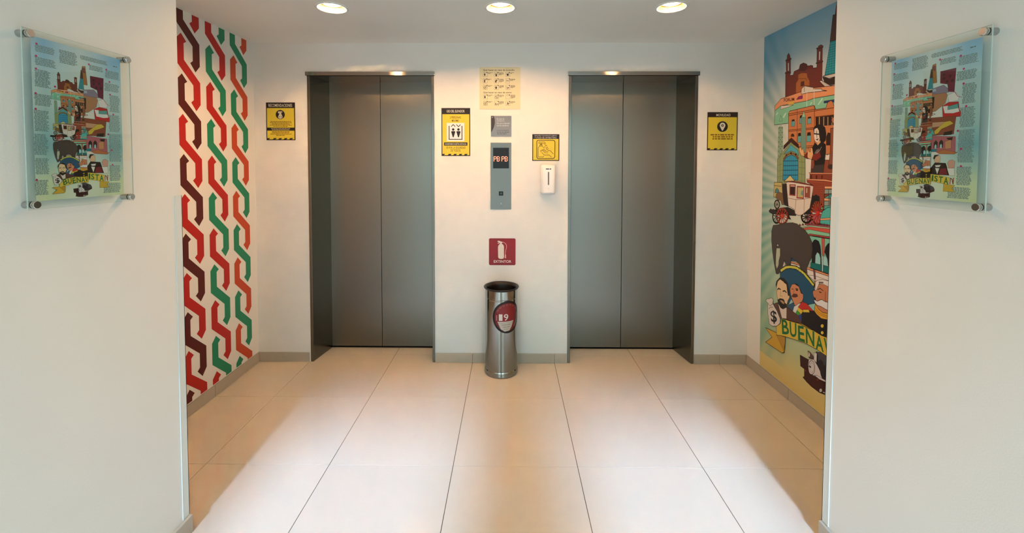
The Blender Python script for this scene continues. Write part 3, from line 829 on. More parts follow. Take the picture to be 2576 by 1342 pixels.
class Print:
    def __init__(s, step=.00004, base=.0002, rough=.45): s.it = []; s.step = step; s.base = base; s.rough = rough; s.parts = {}; s.cur = 'print'
    def _z(s, v):
        bb = (min(p[0] for p in v), min(p[1] for p in v), max(p[0] for p in v), max(p[1] for p in v)); l = 0
        for q, k in s.it:
            if q[0] < bb[2] and q[2] > bb[0] and q[1] < bb[3] and q[3] > bb[1] and k > l: l = k
        s.it.append((bb, l+1)); return s.base+s.step*(l+1)
    def put(s, v, f, h, z=None):
        if z is None: z = s._z(v)
        s.parts.setdefault(s.cur, MB()).add([(a, b, z) for a, b in v], f, h if not isinstance(h, str) else ink(h, s.rough))
    def poly(s, pts, h):
        ar = sum(pts[i-1][0]*pts[i][1]-pts[i][0]*pts[i-1][1] for i in range(len(pts)))
        if ar < 0: pts = pts[::-1]
        if len(pts) > 4:
            from mathutils.geometry import tessellate_polygon
            tr = tessellate_polygon([[Vector((a, b, 0)) for a, b in pts]])
            s.put(pts, [tuple(t) for t in tr], h)
        else: s.put(pts, [tuple(range(len(pts)))], h)
    def rect(s, x0, y0, x1, y1, h): s.poly([(x0, y0), (x1, y0), (x1, y1), (x0, y1)], h)
    def disc(s, x, y, r, h, ry=None, n=28): s.poly([(x+r*math.cos(2*math.pi*i/n), y+(ry or r)*math.sin(2*math.pi*i/n)) for i in range(n)], h)
    def line(s, pts, wd, h):
        v = []; f = []; hw = wd/2
        for i in range(len(pts)-1):
            (x0, y0), (x1, y1) = pts[i], pts[i+1]; L = math.hypot(x1-x0, y1-y0)
            if L < 1e-7: continue
            dx, dy = (x1-x0)/L*hw, (y1-y0)/L*hw; k = len(v)
            v += [(x0-dx*.5-dy, y0-dy*.5+dx), (x0-dx*.5+dy, y0-dy*.5-dx), (x1+dx*.5+dy, y1+dy*.5-dx), (x1+dx*.5-dy, y1+dy*.5+dx)]; f.append((k, k+1, k+2, k+3))
        if f: s.put(v, f, h)
    def ring(s, x, y, r, wd, h, a0=0, a1=360, ry=None, n=32):
        s.line([(x+r*math.cos(math.radians(a0+(a1-a0)*i/n)), y+(ry or r)*math.sin(math.radians(a0+(a1-a0)*i/n))) for i in range(n+1)], wd, h)
    def text(s, t, x0, y0, x1, y1, h, quad=None):
        g, f = glyphs(t, .02 if quad else .012)
        if quad:
            TL, TR, BR, BL = quad
            v = [tuple((BL[i]*(1-a)+BR[i]*a)*(1-b)+(TL[i]*(1-a)+TR[i]*a)*b for i in (0, 1)) for a, b in g]
        else: v = [(x0+(x1-x0)*a, y0+(y1-y0)*b) for a, b in g]
        s.put(v, f, h)
    def words(s, x0, x1, y, ht, h, seed=0):     # a row of print too small to read
        r = random.Random(seed); x = x0; v = []; f = []
        while x < x1:
            w = min(ht*r.uniform(1.2, 4.5), x1-x)
            if w > ht*.4:
                k = len(v); v += [(x, y), (x+w, y), (x+w, y+ht), (x, y+ht)]; f.append((k, k+1, k+2, k+3))
            x += w+ht*.55
        if f: s.put(v, f, h)
    def build(s, parent, names=None):
        r = {}
        for k, mb in s.parts.items():
            me = bpy.data.meshes.new(k); me.from_pydata(mb.v, [], mb.f)
            for m in mb.mats: me.materials.append(m)
            me.polygons.foreach_set('material_index', mb.mi); me.update(); r[k] = link(k, me, parent)
        return r

# ------------------------------------------------------------------ setting
def struct(o, label=None, cat=None): return tag(o, label, cat, kind='structure')
q = MB()
DJ = [(-1.462, -.546), (.422, 1.344)]   # outer edges of the two lift frames
xs = [XL-.15, DJ[0][0], DJ[0][1], DJ[1][0], DJ[1][1], XR+.15]
for a, b_ in ((xs[0], xs[1]), (xs[2], xs[3]), (xs[4], xs[5])): q.box((a, YB, -.03), (b_, 3.46, CZ+.05), M_WALL)
for a, b_ in DJ: q.box((a, YB, 2.112), (b_, 3.46, CZ+.05), M_WALL)
struct(q.build('wall_back'), 'cream wall holding the two lifts', 'wall')
bx('wall_shaft', (XL-.15, 3.46, -.03), (XR+.15, 3.55, CZ+.05), M_DARK)['kind'] = 'structure'
struct(bx('wall_left_alcove', (XL-.15, YP-.12, -.03), (XL, YB, CZ+.05), M_WALL), 'white side wall under the interlaced ribbon mural', 'wall')
struct(bx('wall_right_alcove', (XR, YP-.12, -.03), (XR+.15, YB, CZ+.05), M_WALL), 'side wall under the illustrated city mural', 'wall')
YE, HZ = -1.0, 2.324
def passage(name, xa, xb, xin, xout, label):
    q = MB(); q.box((min(xa, xb), YE, -.03), (max(xa, xb), YP, HZ), M_WALL)
    return struct(q.build(name), label, 'wall')
passage('wall_left_passage', PL, XL-.15, 0, 0, 'pale near wall on the left with an acrylic display')
passage('wall_right_passage', PR, XR+.15, 0, 0, 'pale near wall on the right with an acrylic display')
struct(bx('ceiling', (XL-.15, YP-.12+0., CZ), (XR+.15, 3.46, CZ+.06), M_CEIL), 'flat white ceiling with three round lights', 'ceiling')
if HZ > CZ+.05:
    struct(bx('ceiling_passage', (XL-.15, YE, HZ), (XR+.15, YP-.12+0., HZ+.06), M_CEIL), 'ceiling over the passage', 'ceiling')
    bx('trim_1', (XL-.15, YP-.12+0.-.08, CZ), (XR+.15, YP-.12+0., HZ), M_CEIL)['kind'] = 'structure'
else:
    struct(bx('ceiling_passage', (XL-.15, YE, CZ), (XR+.15, YP-.12+0., CZ+.06), M_CEIL), 'ceiling over the passage', 'ceiling')
# floor: one slab of grout, every tile a part
fl = struct(bx('floor', (XL-.15, YE-.3, -.05), (XR+.15, 3.46, -.0025), M_GROUT2), 'floor of large polished cream tiles', 'floor')
TX, TY, TS = -.271, 2.607, .6
cache = {}
for i in range(-3, 4):
    for j in range(-14, 2):
        x0, x1 = TX+TS*i, TX+TS*(i+1); y0, y1 = TY+TS*j, TY+TS*(j+1)
        if y0 >= YP-.02: lo, hi = XL, XR
        elif y1 <= YP: lo, hi = PL, PR
        else: lo, hi = XL, XR
        if y1 < YE: continue
        x0, x1 = max(x0, lo-.02), min(x1, hi+.02); y1 = min(y1, 3.46)
        if x1-x0 < .03: continue
        key = (round(x1-x0, 4), round(y1-y0, 4))
        if key not in cache:
            q = MB(); q.box((.0016, .0011, -.02), (key[0]-.0016, key[1]-.0011, 0), M_TILE); o = q.build('tile', fl); cache[key] = o.data
        else: o = link('tile', cache[key], fl)
        o.location = (x0, y0, 0)
# skirting of tile strips
HB, TB_ = .0692, .010
def skirting(name, label, segs, along, fixed, side):
    p = struct(empty(name), label, 'baseboard')
    for a, b_ in segs:
        g = .0012
        if along == 'x': o = bx('skirting_tile', (a+g, fixed-TB_, 0), (b_-g, fixed, HB), M_SKIRT, p, .0015)
        else:
            x0, x1 = (fixed, fixed+TB_) if side > 0 else (fixed-TB_, fixed)
            o = bx('skirting_tile', (x0, a+g, 0), (x1, b_-g, HB), M_SKIRT, p, .0015)
    return p
skirting('baseboard_back', 'grey tile skirting between and beside the lifts',
         [(XL+TB_, -1.471), (-.543, -.271), (-.271, .329), (.329, .419), (1.346, 1.529), (1.529, XR-TB_)], 'x', YB, 0)
skirting('baseboard_left', 'grey tile skirting below the ribbon mural', [(YP, 2.007), (2.007, 2.607), (2.607, YB)], 'y', XL, 1)
skirting('baseboard_right', 'grey tile skirting below the city mural', [(YP, 2.007), (2.007, 2.607), (2.607, YB)], 'y', XR, -1)
nr = [(TY+TS*j, TY+TS*(j+1)) for j in range(-8, -2)]+[(TY-TS*2, YP+.004)]
for nm, lb, fx, sd in (('baseboard_left_passage', 'pale skirting at the foot of the near left wall', PL, 1), ('baseboard_right_passage', 'pale skirting at the foot of the near right wall', PR, -1)):
    p = struct(empty(nm), lb, 'baseboard')
    for a, b_ in nr:
        x0, x1 = (fx, fx+.014) if sd > 0 else (fx-.014, fx)
        bx('skirting_tile', (x0, a+.001, 0), (x1, b_-.001, .071), M_SKIRT, p, .0012)
# white plastic corner guards on the two near corners
for fx, sd, lb in ((PL, 1, 'white plastic corner guard on the near left corner beside the ribbon mural'), (PR, -1, 'white plastic corner guard on the near right corner beside the city mural')):
    q = MB(); t = .0022
    q.box((min(fx, fx+sd*t), YP-.030, .073), (max(fx, fx+sd*t), YP+t, 1.335), M_GUARD)
    q.box((min(fx+sd*t, fx-sd*.030), YP, .073), (max(fx+sd*t, fx-sd*.030), YP+t, 1.335), M_GUARD)
    q.box((min(fx, fx+sd*.0027), YP-.031, .073), (max(fx, fx+sd*.0027), YP-.0285, 1.335), M_GUARD)
    tag(q.build('corner_guard'), lb, 'corner guard')
# end of the passage behind the camera: a glazed opening
wf = struct(empty('window_1'), 'glazed end of the passage', 'window')
M_FR = ink('8c8f90', .4, .3)
bx('frame', (PL, YE-.02, 2.27), (PR, YE+.04, CZ), M_FR, wf)
bx('shadow_blocker', (-.26, YE-.06, 0), (.26, YE+.2, CZ), M_WALL, wf)  # added stand-in for the person behind the camera, casts the middle floor shadow
bx('threshold', (PL, YE-.02, -.002), (PR, YE+.04, .012), M_FR, wf)
for a_, b__ in ((PL, -.26), (.26, PR)): bx('glass_pane', (a_, YE+.004, .012), (b__, YE+.010, 2.27), M_ACR, wf)
bx('ground', (-12, -26, -.12), (12, YE-.3, -.05), ink('8f8d88', .9))['kind'] = 'structure'

# ------------------------------------------------------------------ lifts
def lift(n, fx0, fx1, bx0, bx1, seam, label):
    d = struct(empty('door_%d' % n), label, 'elevator')
    ox0, ox1 = DJ[n-1]; y0, yd, zt = YB-.006, 3.33, 2.09
    def jamb(sgn, xo, xi, xb):
        q = MB()
        q.hexa([(xo, y0, 0), (xi, y0, 0), (xb, yd, 0), (xo, yd, 0)] if sgn > 0 else [(xi, y0, 0), (xo, y0, 0), (xo, yd, 0), (xb, yd, 0)],
               [(xo, y0, zt), (xi, y0, zt), (xb, yd, zt), (xo, yd, zt)] if sgn > 0 else [(xi, y0, zt), (xo, y0, zt), (xo, yd, zt), (xb, yd, zt)], M_JAMB)
        return q.build('jamb', d, .0015)
    jamb(1, ox0, fx0, bx0); jamb(-1, ox1, fx1, bx1)
    bx('soffit', (ox0, y0+.004, zt), (ox1, yd+.01, zt+.02), M_JAMB, d)
    bx('lintel', (ox0-.007, YB-.018, zt+.001), (ox1+.007, YB+.01, 2.118), M_LINT, d, .0012)
    for a, b_ in ((bx0-.02, seam-.002), (seam+.002, bx1+.02)):
        bx('door_panel', (a, yd, .012), (b_, yd+.03, zt+.02), M_DOOR, d, .001)
    bx('sill', (bx0-.01, yd-.002, 0), (bx1+.01, yd+.05, .004), M_DARK, d)
    return d
M_LINT = steel('lintel_steel', (.42, .41, .38), .12, (40, 40, 40), .9, (0, 0, 1))
lift(1, -1.442, -.564, -1.405, -.600, -1.009, 'left elevator, closed steel double doors beside the ribbon mural')
lift(2, .442, 1.324, .478, 1.284, .8762, 'right elevator, closed steel double doors beside the city mural')

# ------------------------------------------------------------------ ceiling lights
M_TRIM = ink('f0ece4', .3)
m, nt, b = nodes('lamp_reflector'); b.inputs['Base Color'].default_value = (.35, .22, .10, 1); b.inputs['Metallic'].default_value = .8; b.inputs['Roughness'].default_value = .45; M_REFL = m
def glow(gain):
    m, nt, b = nodes('lamp_glow'); e = nt.nodes.new('ShaderNodeEmission')
    # frosted diffuser: brightest over the bulb, dimmer and yellower towards its rim
    tc = add(nt, 'ShaderNodeTexCoord'); sx = add(nt, 'ShaderNodeSeparateXYZ'); cx_ = add(nt, 'ShaderNodeCombineXYZ'); ln_ = add(nt, 'ShaderNodeVectorMath', operation='LENGTH')
    nt.links.new(tc.outputs['Object'], sx.inputs[0]); nt.links.new(sx.outputs[0], cx_.inputs[0]); nt.links.new(sx.outputs[1], cx_.inputs[1]); nt.links.new(cx_.outputs[0], ln_.inputs[0])
    mr = add(nt, 'ShaderNodeMapRange'); mr.inputs[1].default_value = .034; mr.inputs[2].default_value = .060; mr.inputs[3].default_value = 1; mr.inputs[4].default_value = 0; nt.links.new(ln_.outputs['Value'], mr.inputs[0])
    pw = add(nt, 'ShaderNodeMath', operation='POWER'); pw.inputs[1].default_value = 3.5; nt.links.new(mr.outputs[0], pw.inputs[0])
    mm = add(nt, 'ShaderNodeMath', operation='MULTIPLY_ADD'); mm.inputs[1].default_value = LAMP_S*gain; mm.inputs[2].default_value = 1.25; nt.links.new(pw.outputs[0], mm.inputs[0])
    nt.links.new(mm.outputs[0], e.inputs[1]); e.inputs[0].default_value = (.94,.51,.225,1)
    nt.links.new(e.outputs[0], nt.nodes['Material Output'].inputs[0]); return m
# round holes cut in the ceiling by a recessed can modelled just below and above the slab
LPOS = ((-.989, 'round recessed ceiling light above the left elevator'), (-.053, 'middle round recessed ceiling light, above the steel bin'), (.889, 'round recessed ceiling light above the right elevator'))
ceil = bpy.data.objects['ceiling']
bm = bmesh.new()
for x, lb in LPOS:
    bmesh.ops.create_cone(bm, cap_ends=True, segments=48, radius1=.0735, radius2=.0735, depth=.3, matrix=Matrix.Translation((x, 2.392, CZ)))
me = bpy.data.meshes.new('cut'); bm.to_mesh(me); bm.free(); cut = link('cut', me)
md = ceil.modifiers.new('holes', 'BOOLEAN'); md.object = cut; md.operation = 'DIFFERENCE'; md.solver = 'EXACT'
dg = bpy.context.evaluated_depsgraph_get(); nm = bpy.data.meshes.new_from_object(ceil.evaluated_get(dg)); ceil.modifiers.clear(); ceil.data = nm
bpy.data.objects.remove(cut)
for (x, lb), gain in zip(LPOS, (1.3, .97, .85)):
    e = tag(empty('ceiling_light', Matrix.Translation((x, 2.392, CZ))), lb, 'ceiling light', 'round lights in a row on the ceiling')
    q = MB(); q.lathe([(.0725, .0), (.0725, -.0035), (.080, -.006), (.088, -.0035), (.0905, -.0005), (.0905, .0), (.0725, .0)], M_TRIM, 56); q.build('trim_ring', e)
    q = MB(); q.lathe([(.0722, -.003), (.069, .010), (.062, .026), (.060, .05)], M_REFL, 56); q.lathe([(.0730, -.003), (.0732, .052), (.06, .052)], M_TRIM, 40); q.build('reflector', e)
    q = MB(); q.lathe([(.0001, .016), (.03, .0175), (.050, .021), (.062, .026)], glow(gain), 48); q.build('lamp', e)

# ------------------------------------------------------------------ bin
e = tag(empty('trash_can', Matrix.Translation((-.0575, 2.957, 0))), 'cylindrical steel bin with a black rim, standing between the elevators', 'trash can')
r = .1135
q = MB(); q.lathe([(.0, .004), (r-.004, .004), (r+.0025, .004), (r+.0035, .010), (r+.002, .034), (r-.0005, .040), (r, .044), (r, .5), (r, .525), (r-.0022, .529), (r-.0022, .533), (r, .537), (r, .594), (r-.002, .594), (r-.002, .01)], M_CAN, 96)
for a in (-92,):
    t = math.radians(a); px, py = (r+.0004)*math.cos(t), (r+.0004)*math.sin(t)
    q.box((px-.002, py+.0002, .045), (px+.002, py+.002, .592), M_CAN)
q.build('body', e, auto=.1)
q = MB(); q.lathe([(r-.003, .588), (r-.001, .592), (r+.007, .597), (r+.0095, .602), (r+.008, .606), (r+.002, .606), (r-.010, .598), (r-.014, .585), (r-.0145, .40)], M_RIM, 96); q.build('rim', e)
q = MB(); q.lathe([(0, .02), (r-.012, .02), (r-.0145, .05), (r-.0145, .56)], M_DARK, 48); q.build('liner', e)
# sticker that wraps round the can: print coordinates are (arc length, height)
class Wrap(Print):
    def put(s, v, f, h, z=None):
        z = s._z(v); m = ink(h, .35); mb = s.parts.setdefault(s.cur, MB())
        # cut every face into narrow columns so that it follows the curve
        bm = bmesh.new(); vs = [bm.verts.new((a, b, 0)) for a, b in v]
        for q in f:
            try: bm.faces.new([vs[i] for i in q])
            except ValueError: pass
        x0 = min(a for a, b in v); x1 = max(a for a, b in v); k = math.floor(x0/.006)+1
        while k*.006 < x1:
            bmesh.ops.bisect_plane(bm, geom=bm.verts[:]+bm.edges[:]+bm.faces[:], plane_co=(k*.006, 0, 0), plane_no=(1, 0, 0)); k += 1
        bm.verts.index_update(); R = s.R+z
        mb.add([(R*math.sin(p.co.x/s.R), -R*math.cos(p.co.x/s.R), p.co.y) for p in bm.verts], [tuple(p.index for p in q.verts) for q in bm.faces], m); bm.free()
P = Wrap(.00006, .0004); P.R = r; P.cur = 'sticker'
K_ = 1.86
def sc(*p): return [(.047+(x-.044)*K_, .4215+(y-.421)*K_) for x, y in p]
def blob(k, n=48, dx=0, dy=0): return [(.047+dx+k*.106*math.cos(2*math.pi*i/n), .4215+dy+k*.110*math.sin(2*math.pi*i/n)) for i in range(n)]
def stext(t, x0, y0, x1, y1, c): a = sc((x0, y0), (x1, y1)); P.text(t, a[0][0], a[0][1], a[1][0], a[1][1], c)
def swords(x0, x1, y, ht, c, s): a = sc((x0, y), (x1, y)); P.words(a[0][0], a[1][0], a[0][1], ht*K_, c, s)
P.poly(blob(1), '1c0b0b'); P.poly(blob(.87), '74181a'); P.poly(blob(.66, dy=.004, dx=.004), '8a2022')
P.poly(sc((.078, .385), (.090, .41), (.092, .44), (.086, .455), (.081, .43), (.075, .40)), '2a2418')
P.poly(sc((.006, .405), (.068, .405), (.060, .384), (.050, .371), (.032, .369), (.017, .379)), 'c9b8a8'); P.line(sc((.006, .4045), (.068, .4045)), .0028, 'e6dccf'); P.line(sc((.010, .401), (.066, .401)), .0014, '7a6a5c')
swords(.022, .056, .392, .003, '9c8c80', 1); swords(.026, .052, .384, .003, '9c8c80', 2); swords(.028, .048, .376, .003, 'a89a8c', 3)
stext('1', .011, .409, .024, .433, 'e8d8cc'); stext('9', .029, .409, .046, .433, 'e8d8cc')
for i in range(4): a_ = sc((.001, .410+i*.005), (.0045, .413+i*.005)); P.rect(a_[0][0], a_[0][1], a_[1][0], a_[1][1], 'c8a8a0')
for i in range(30):
    a = math.radians(155-i*4.4); P.line([(.047+.076*math.cos(a), .4215+.079*math.sin(a)), (.047+.088*math.cos(a), .4215+.091*math.sin(a))], .0042, 'a0483e' if i % 4 else '7c2a26')
P.line([(.047+.082*math.cos(math.radians(q_)), .4215+.086*math.sin(math.radians(q_))) for q_ in range(-52, 18, 7)], .0036, 'b0a08c')
for o in P.build(e).values(): tag(o, 'round dark red sticker with a white 19')

# ------------------------------------------------------------------ signs on the back wall
def sign(name, label, cat, x0, z0, x1, z1, th, base, edge=None):
    e = tag(empty(name, BACK(x0, z0)), label, cat); W, H = x1-x0, z1-z0
    bx('board', (0, 0, 0), (W, H, th), ink(base, .4), e, min(.0008, th*.4))
    P = Print(.00005, th+.0001, .45); P.cur = 'print'; return e, P, W, H
YEL, BK = 'dac43a', '17100f'
def hazard(P, W, H, hdr):
    P.rect(0, 0, W, H, BK); P.rect(.006, .006, W-.006, H-hdr, YEL)
    n = 5; s = (W-.012)/n
    for i in range(n):
        x = .006+i*s; P.poly([(x-.0, .006), (x+s*.52, .006), (x+s*.72, .015), (x+s*.2, .015)] if i else [(x, .006), (x+s*.3, .006), (x+s*.5, .015), (x, .015)], BK)
# recommendations
e, P, W, H = sign('notice', 'yellow and black RECOMENDACIONES notice left of the left elevator', 'sign', -1.763, 1.628, -1.553, 1.900, .002, BK)
hazard(P, W, H, .040); P.text('RECOMENDACIONES', .018, H-.032, W-.020, H-.010, 'cfc8bc')
cx = W*.49; P.disc(cx, H-.087, .033, BK)
P.poly([(cx-.018, H-.072), (cx-.014, H-.064), (cx+.014, H-.064), (cx+.017, H-.070), (cx+.006, H-.073), (cx+.012, H-.092), (cx+.017, H-.102), (cx+.015, H-.112), (cx, H-.118), (cx-.015, H-.112), (cx-.017, H-.102), (cx-.011, H-.092), (cx-.005, H-.074), (cx-.012, H-.080)], 'd4c9b4')
P.disc(cx-.008, H-.103, .003, BK); P.disc(cx+.008, H-.103, .003, BK)
for i, (a, b_) in enumerate(((.03, .03), (.027, .025), (.04, .04), (.026, .023), (.05, .055))): P.words(a, W-b_, H-.140-i*.0085, .0045, '7a5c14', i)
P.rect(.004, H-.203, W-.004, H-.181, BK)
for i in range(2): P.words(.034+.006*i, W-.036-.006*i, H-.190-i*.009, .0045, 'b8ac90', 10+i)
for i, (a, b_) in enumerate(((.04, .04), (.04, .045), (.028, .028), (.07, .075))): P.words(a, W-b_, H-.213-i*.0085, .0045, '7a5c14', 20+i)
P.build(e)
# use of the lift
e, P, W, H = sign('notice', 'tall yellow USO DEL ELEVADOR notice right of the left elevator', 'sign', -.493, 1.515, -.286, 1.860, .002, BK)
hazard(P, W, H, .044); P.text('USO DEL ELEVADOR', .038, H-.032, W-.040, H-.013, 'cfc8bc')
P.text('2 PERSONAS', .060, H-.075, W-.066, H-.059, '4a3a12'); P.text('MÁXIMO', .075, H-.098, W-.080, H-.079, '4a3a12')
P.rect(.038, H-.238, W-.042, H-.107, 'eadfdd')
for x in (.055, W-.059): P.line([(x, H-.129), (x, H-.224)], .0055, BK)
P.line([(.0525, H-.2245), (W-.0565, H-.2245)], .0055, BK)
for k, s in ((0, 1), (1, -1)):
    c = .0845+k*.038; P.disc(c, H-.154, .0088, BK)
    P.poly([(c-.014, H-.168), (c-.011, H-.166), (c+.011, H-.166), (c+.014, H-.168), (c+.014, H-.174), (c+.003, H-.210), (c-.003, H-.210), (c-.014, H-.174)], BK)
    P.line([(c-.014, H-.126-.0065*s), (c, H-.126+.0075*s), (c+.014, H-.126-.0065*s)], .005, BK)
P.rect(.018, H-.270, W-.020, H-.247, BK); P.text('CONSERVEMOS NUESTRA DISTANCIA.', .024, H-.264, W-.026, H-.253, 'cfc8bc')
P.text('ES POR LA SEGURIDAD', .036, H-.293, W-.034, H-.277, '4a3a12'); P.text('DE TODOS.', .066, H-.314, W-.068, H-.297, '4a3a12')
P.build(e)
# mobility
e, P, W, H = sign('notice', 'yellow and black MOVILIDAD notice right of the right elevator', 'sign', 1.415, 1.558, 1.631, 1.831, .002, BK)
hazard(P, W, H, .036); P.text('MOVILIDAD', .062, H-.029, W-.052, H-.012, 'cfc8bc')
cx = W*.5; P.disc(cx, H-.103, .038, BK)
P.poly([(cx+.020*math.cos(math.radians(a)), H-.095+.020*math.sin(math.radians(a))) for a in range(-30, 211, 15)]+[(cx-.004, H-.130), (cx, H-.134), (cx+.004, H-.130)], 'ded3c2'); P.disc(cx, H-.095, .009, BK); P.disc(cx, H-.095, .0035, 'ded3c2')
for i, (a, b_) in enumerate(((.024, .020), (.040, .034), (.038, .034))): P.words(a, W-b_, H-.166-i*.0145, .0085, '7a5210', 30+i)
P.build(e)
# hand gel
e, P, W, H = sign('notice', 'small square yellow hand gel notice above the white dispenser', 'sign', .162, 1.481, .3565, 1.6725, .002, BK)
P.rect(0, 0, W, H, BK); P.rect(.006, .006, W-.006, H-.034, YEL)
P.text('MANTÉN TUS MANOS LIMPIAS', .016, H-.0155, W-.018, H-.0045, 'b8b0a8'); P.text('Y UTILIZA GEL ANTIBACTERIAL', .016, H-.031, W-.018, H-.0195, 'b8b0a8')
def gp(*a): return [(.006+(x-235)*.1825/965*1.0, H-.034-(y-380)*.1515/800) for x, y in a]
BR = '4a1c0e'
P.line(gp((375, 480), (400, 440), (450, 430), (990, 430), (1045, 450), (1065, 500), (1060, 1060), (1035, 1110), (980, 1125), (440, 1130), (395, 1110), (375, 1060), (375, 480)), .0048, BR)
P.line(gp((545, 500), (455, 495), (445, 545), (650, 545), (665, 580), (700, 575), (695, 520), (660, 495), (545, 500)), .0028, BR)
P.line(gp((520, 550), (515, 580), (565, 580), (560, 550)), .0035, BR); P.line(gp((490, 650), (500, 590), (570, 590), (578, 650), (490, 650)), .0035, BR)
P.line(gp((645, 750), (640, 710), (580, 650), (490, 650), (430, 710), (430, 1060), (460, 1070), (620, 1068), (640, 1020)), .0030, BR)
P.line(gp((690, 725), (680, 670), (722, 605), (765, 660)), .0028, BR); P.line(gp((765, 690), (735, 740), (740, 775), (770, 790), (800, 770), (798, 735), (765, 690)), .0028, BR)
P.line(gp((1010, 950), (880, 820), (830, 815), (780, 855), (720, 850), (700, 810), (650, 785), (580, 800), (530, 815), (525, 850), (550, 880)), .0030, BR)
P.line(gp((580, 810), (680, 905), (800, 915)), .0028, BR); P.line(gp((620, 795), (700, 870)), .0028, BR); P.line(gp((570, 900), (670, 995), (850, 995), (940, 1070)), .0030, BR)
P.build(e)
# fire and earthquake instructions
e, P, W, H = sign('instruction_plaque', 'square cream plaque of fire and earthquake instructions, high between elevators', 'sign', -.218, 1.852, .0745, 2.150, .006, 'dbd2aa')
def hp(x, y): return ((x-75)*W/1155, H-(y-70)*H/1170)
def ht(t, x0, y0, x1, y1): a = hp(x0, y1); c = hp(x1, y0); P.text(t, a[0], a[1], c[0], c[1], '241c16')
ht('Qué hacer en caso de incendio', 175, 118, 1062, 182); ht('Qué hacer en caso de sismo', 182, 750, 982, 806)
ic = [(180, 205, 0, 2), (490, 205, 1, 4), (815, 205, 2, 2), (180, 385, 3, 2), (495, 385, 4, 5), (815, 385, 5, 3), (180, 565, 6, 2), (495, 565, 7, 4), (815, 565, 8, 4), (185, 835, 0, 2), (500, 835, 9, 3), (820, 835, 10, 5), (185, 1015, 6, 2), (500, 1015, 11, 4), (820, 1015, 12, 3)]
K = '2a201c'
for n, (x, y, k, rows) in enumerate(ic):
    P.line([hp(x, y), hp(x+118, y), hp(x+118, y+125), hp(x, y+125), hp(x, y)], .0012, '4a3c30')
    def pg(*a): P.poly([hp(x+p, y+q_) for p, q_ in a], K)
    def dc(p, q_, r_): c = hp(x+p, y+q_); P.disc(c[0], c[1], r_*W/1155, K, n=12)
    def lnn(w_, *a): P.line([hp(x+p, y+q_) for p, q_ in a], w_, K)
    dc(104, 14, 13)
    if k == 0: dc(42, 25, 10); pg((20, 60), (35, 38), (50, 38), (65, 60), (60, 85), (45, 110), (38, 110), (26, 85))
    elif k == 1: pg((30, 75), (50, 60), (80, 60), (85, 80), (70, 118), (45, 118)); lnn(.003, (40, 70), (28, 40)); lnn(.003, (75, 65), (85, 25)); lnn(.0025, (55, 62), (50, 30))
    elif k == 2: dc(58, 75, 32); lnn(.003, (20, 40), (45, 60)); lnn(.003, (60, 50), (90, 22)); pg((22, 48), (40, 40), (40, 66))
    elif k == 3: pg((25, 30), (50, 25), (95, 15), (95, 25), (52, 42), (55, 110), (25, 110))
    elif k == 4: dc(50, 25, 11); pg((25, 60), (42, 38), (60, 38), (95, 46), (95, 58), (62, 60), (60, 110), (22, 110))
    elif k == 5: dc(34, 36, 8); pg((24, 48), (44, 48), (40, 85), (28, 85)); lnn(.003, (55, 65), (95, 65)); pg((85, 50), (108, 65), (85, 80))
    elif k == 6: P.ring(*hp(x+55, y+68), 42*W/1155, .0022, K, n=20); lnn(.002, (25, 98), (85, 38)); pg((40, 85), (55, 55), (72, 85)); dc(56, 50, 7)
    elif k == 7: dc(48, 22, 10); pg((20, 60), (45, 38), (70, 55), (80, 70), (66, 95), (60, 112), (35, 112), (30, 90))
    elif k == 8: lnn(.0018, (8, 45), (50, 55)); pg((30, 110), (55, 65), (100, 60), (105, 72), (80, 75), (95, 100), (60, 85), (45, 112)); dc(28, 80, 7)
    elif k == 9: P.ring(*hp(x+58, y+68), 40*W/1155, .0022, K, n=20); lnn(.0025, (35, 45), (82, 95)); lnn(.0015, (50, 50), (60, 90))
    elif k == 10: P.ring(*hp(x+65, y+55), 18*W/1155, .001, '9a8a70', n=16); lnn(.001, (25, 105), (45, 100)); lnn(.0012, (15, 18), (90, 14))
    elif k == 11: pg((20, 70), (35, 55), (45, 75), (40, 105), (22, 105)); lnn(.0028, (55, 105), (60, 82), (95, 82), (112, 70)); lnn(.0025, (100, 82), (105, 108)); dc(28, 48, 7)
    else: dc(52, 30, 9); pg((40, 45), (60, 42), (70, 65), (85, 100), (70, 105), (52, 78), (35, 110), (25, 105), (42, 70)); lnn(.003, (70, 60), (98, 60)); pg((92, 46), (112, 60), (92, 74))
    for i in range(rows):
        a = hp(x+(130 if k not in (4, 7, 8, 10) else 138), y+22+i*20); c = hp(x+(265 if i != rows-1 else 210)-(30 if k in (2, 3) else 0), 0); P.words(a[0], c[0], a[1], .0030, '5a4c3c', n*7+i)
P.build(e)
# grey plaque
e, P, W, H = sign('emergency_plaque', 'small square grey plaque directly above the elevator call panel', 'sign', -.136, 1.655, .0105, 1.804, .004, '8a8784')
ob = [o for o in e.children][0]; ob.data.materials.clear(); ob.data.materials.append(ink('8c8986', .32, .6))
P.poly([(0, .028), (.012, .048), (.022, .070), (.028, .098), (.027, .125), (.020, H), (0, H)], '3e3836'); P.disc(.010, H-.010, .005, '8a8784')
for t, x1, y in (('En caso de', .096, .0195), ('emergencia,', .098, .035), ('No use el elevador', .137, .051), ('use las escaleras', .128, .0665)): P.text(t, .042, H-y-.008, x1, H-y+.004, 'c6c2bd')
for t, x1, y in (('In case of emergency', .128, .1025), ('do not use elevator', .132, .1145), ('use the stairs', .112, .1265)): P.text(t, .044, H-y-.006, x1, H-y+.003, '3c3634')
P.build(e)
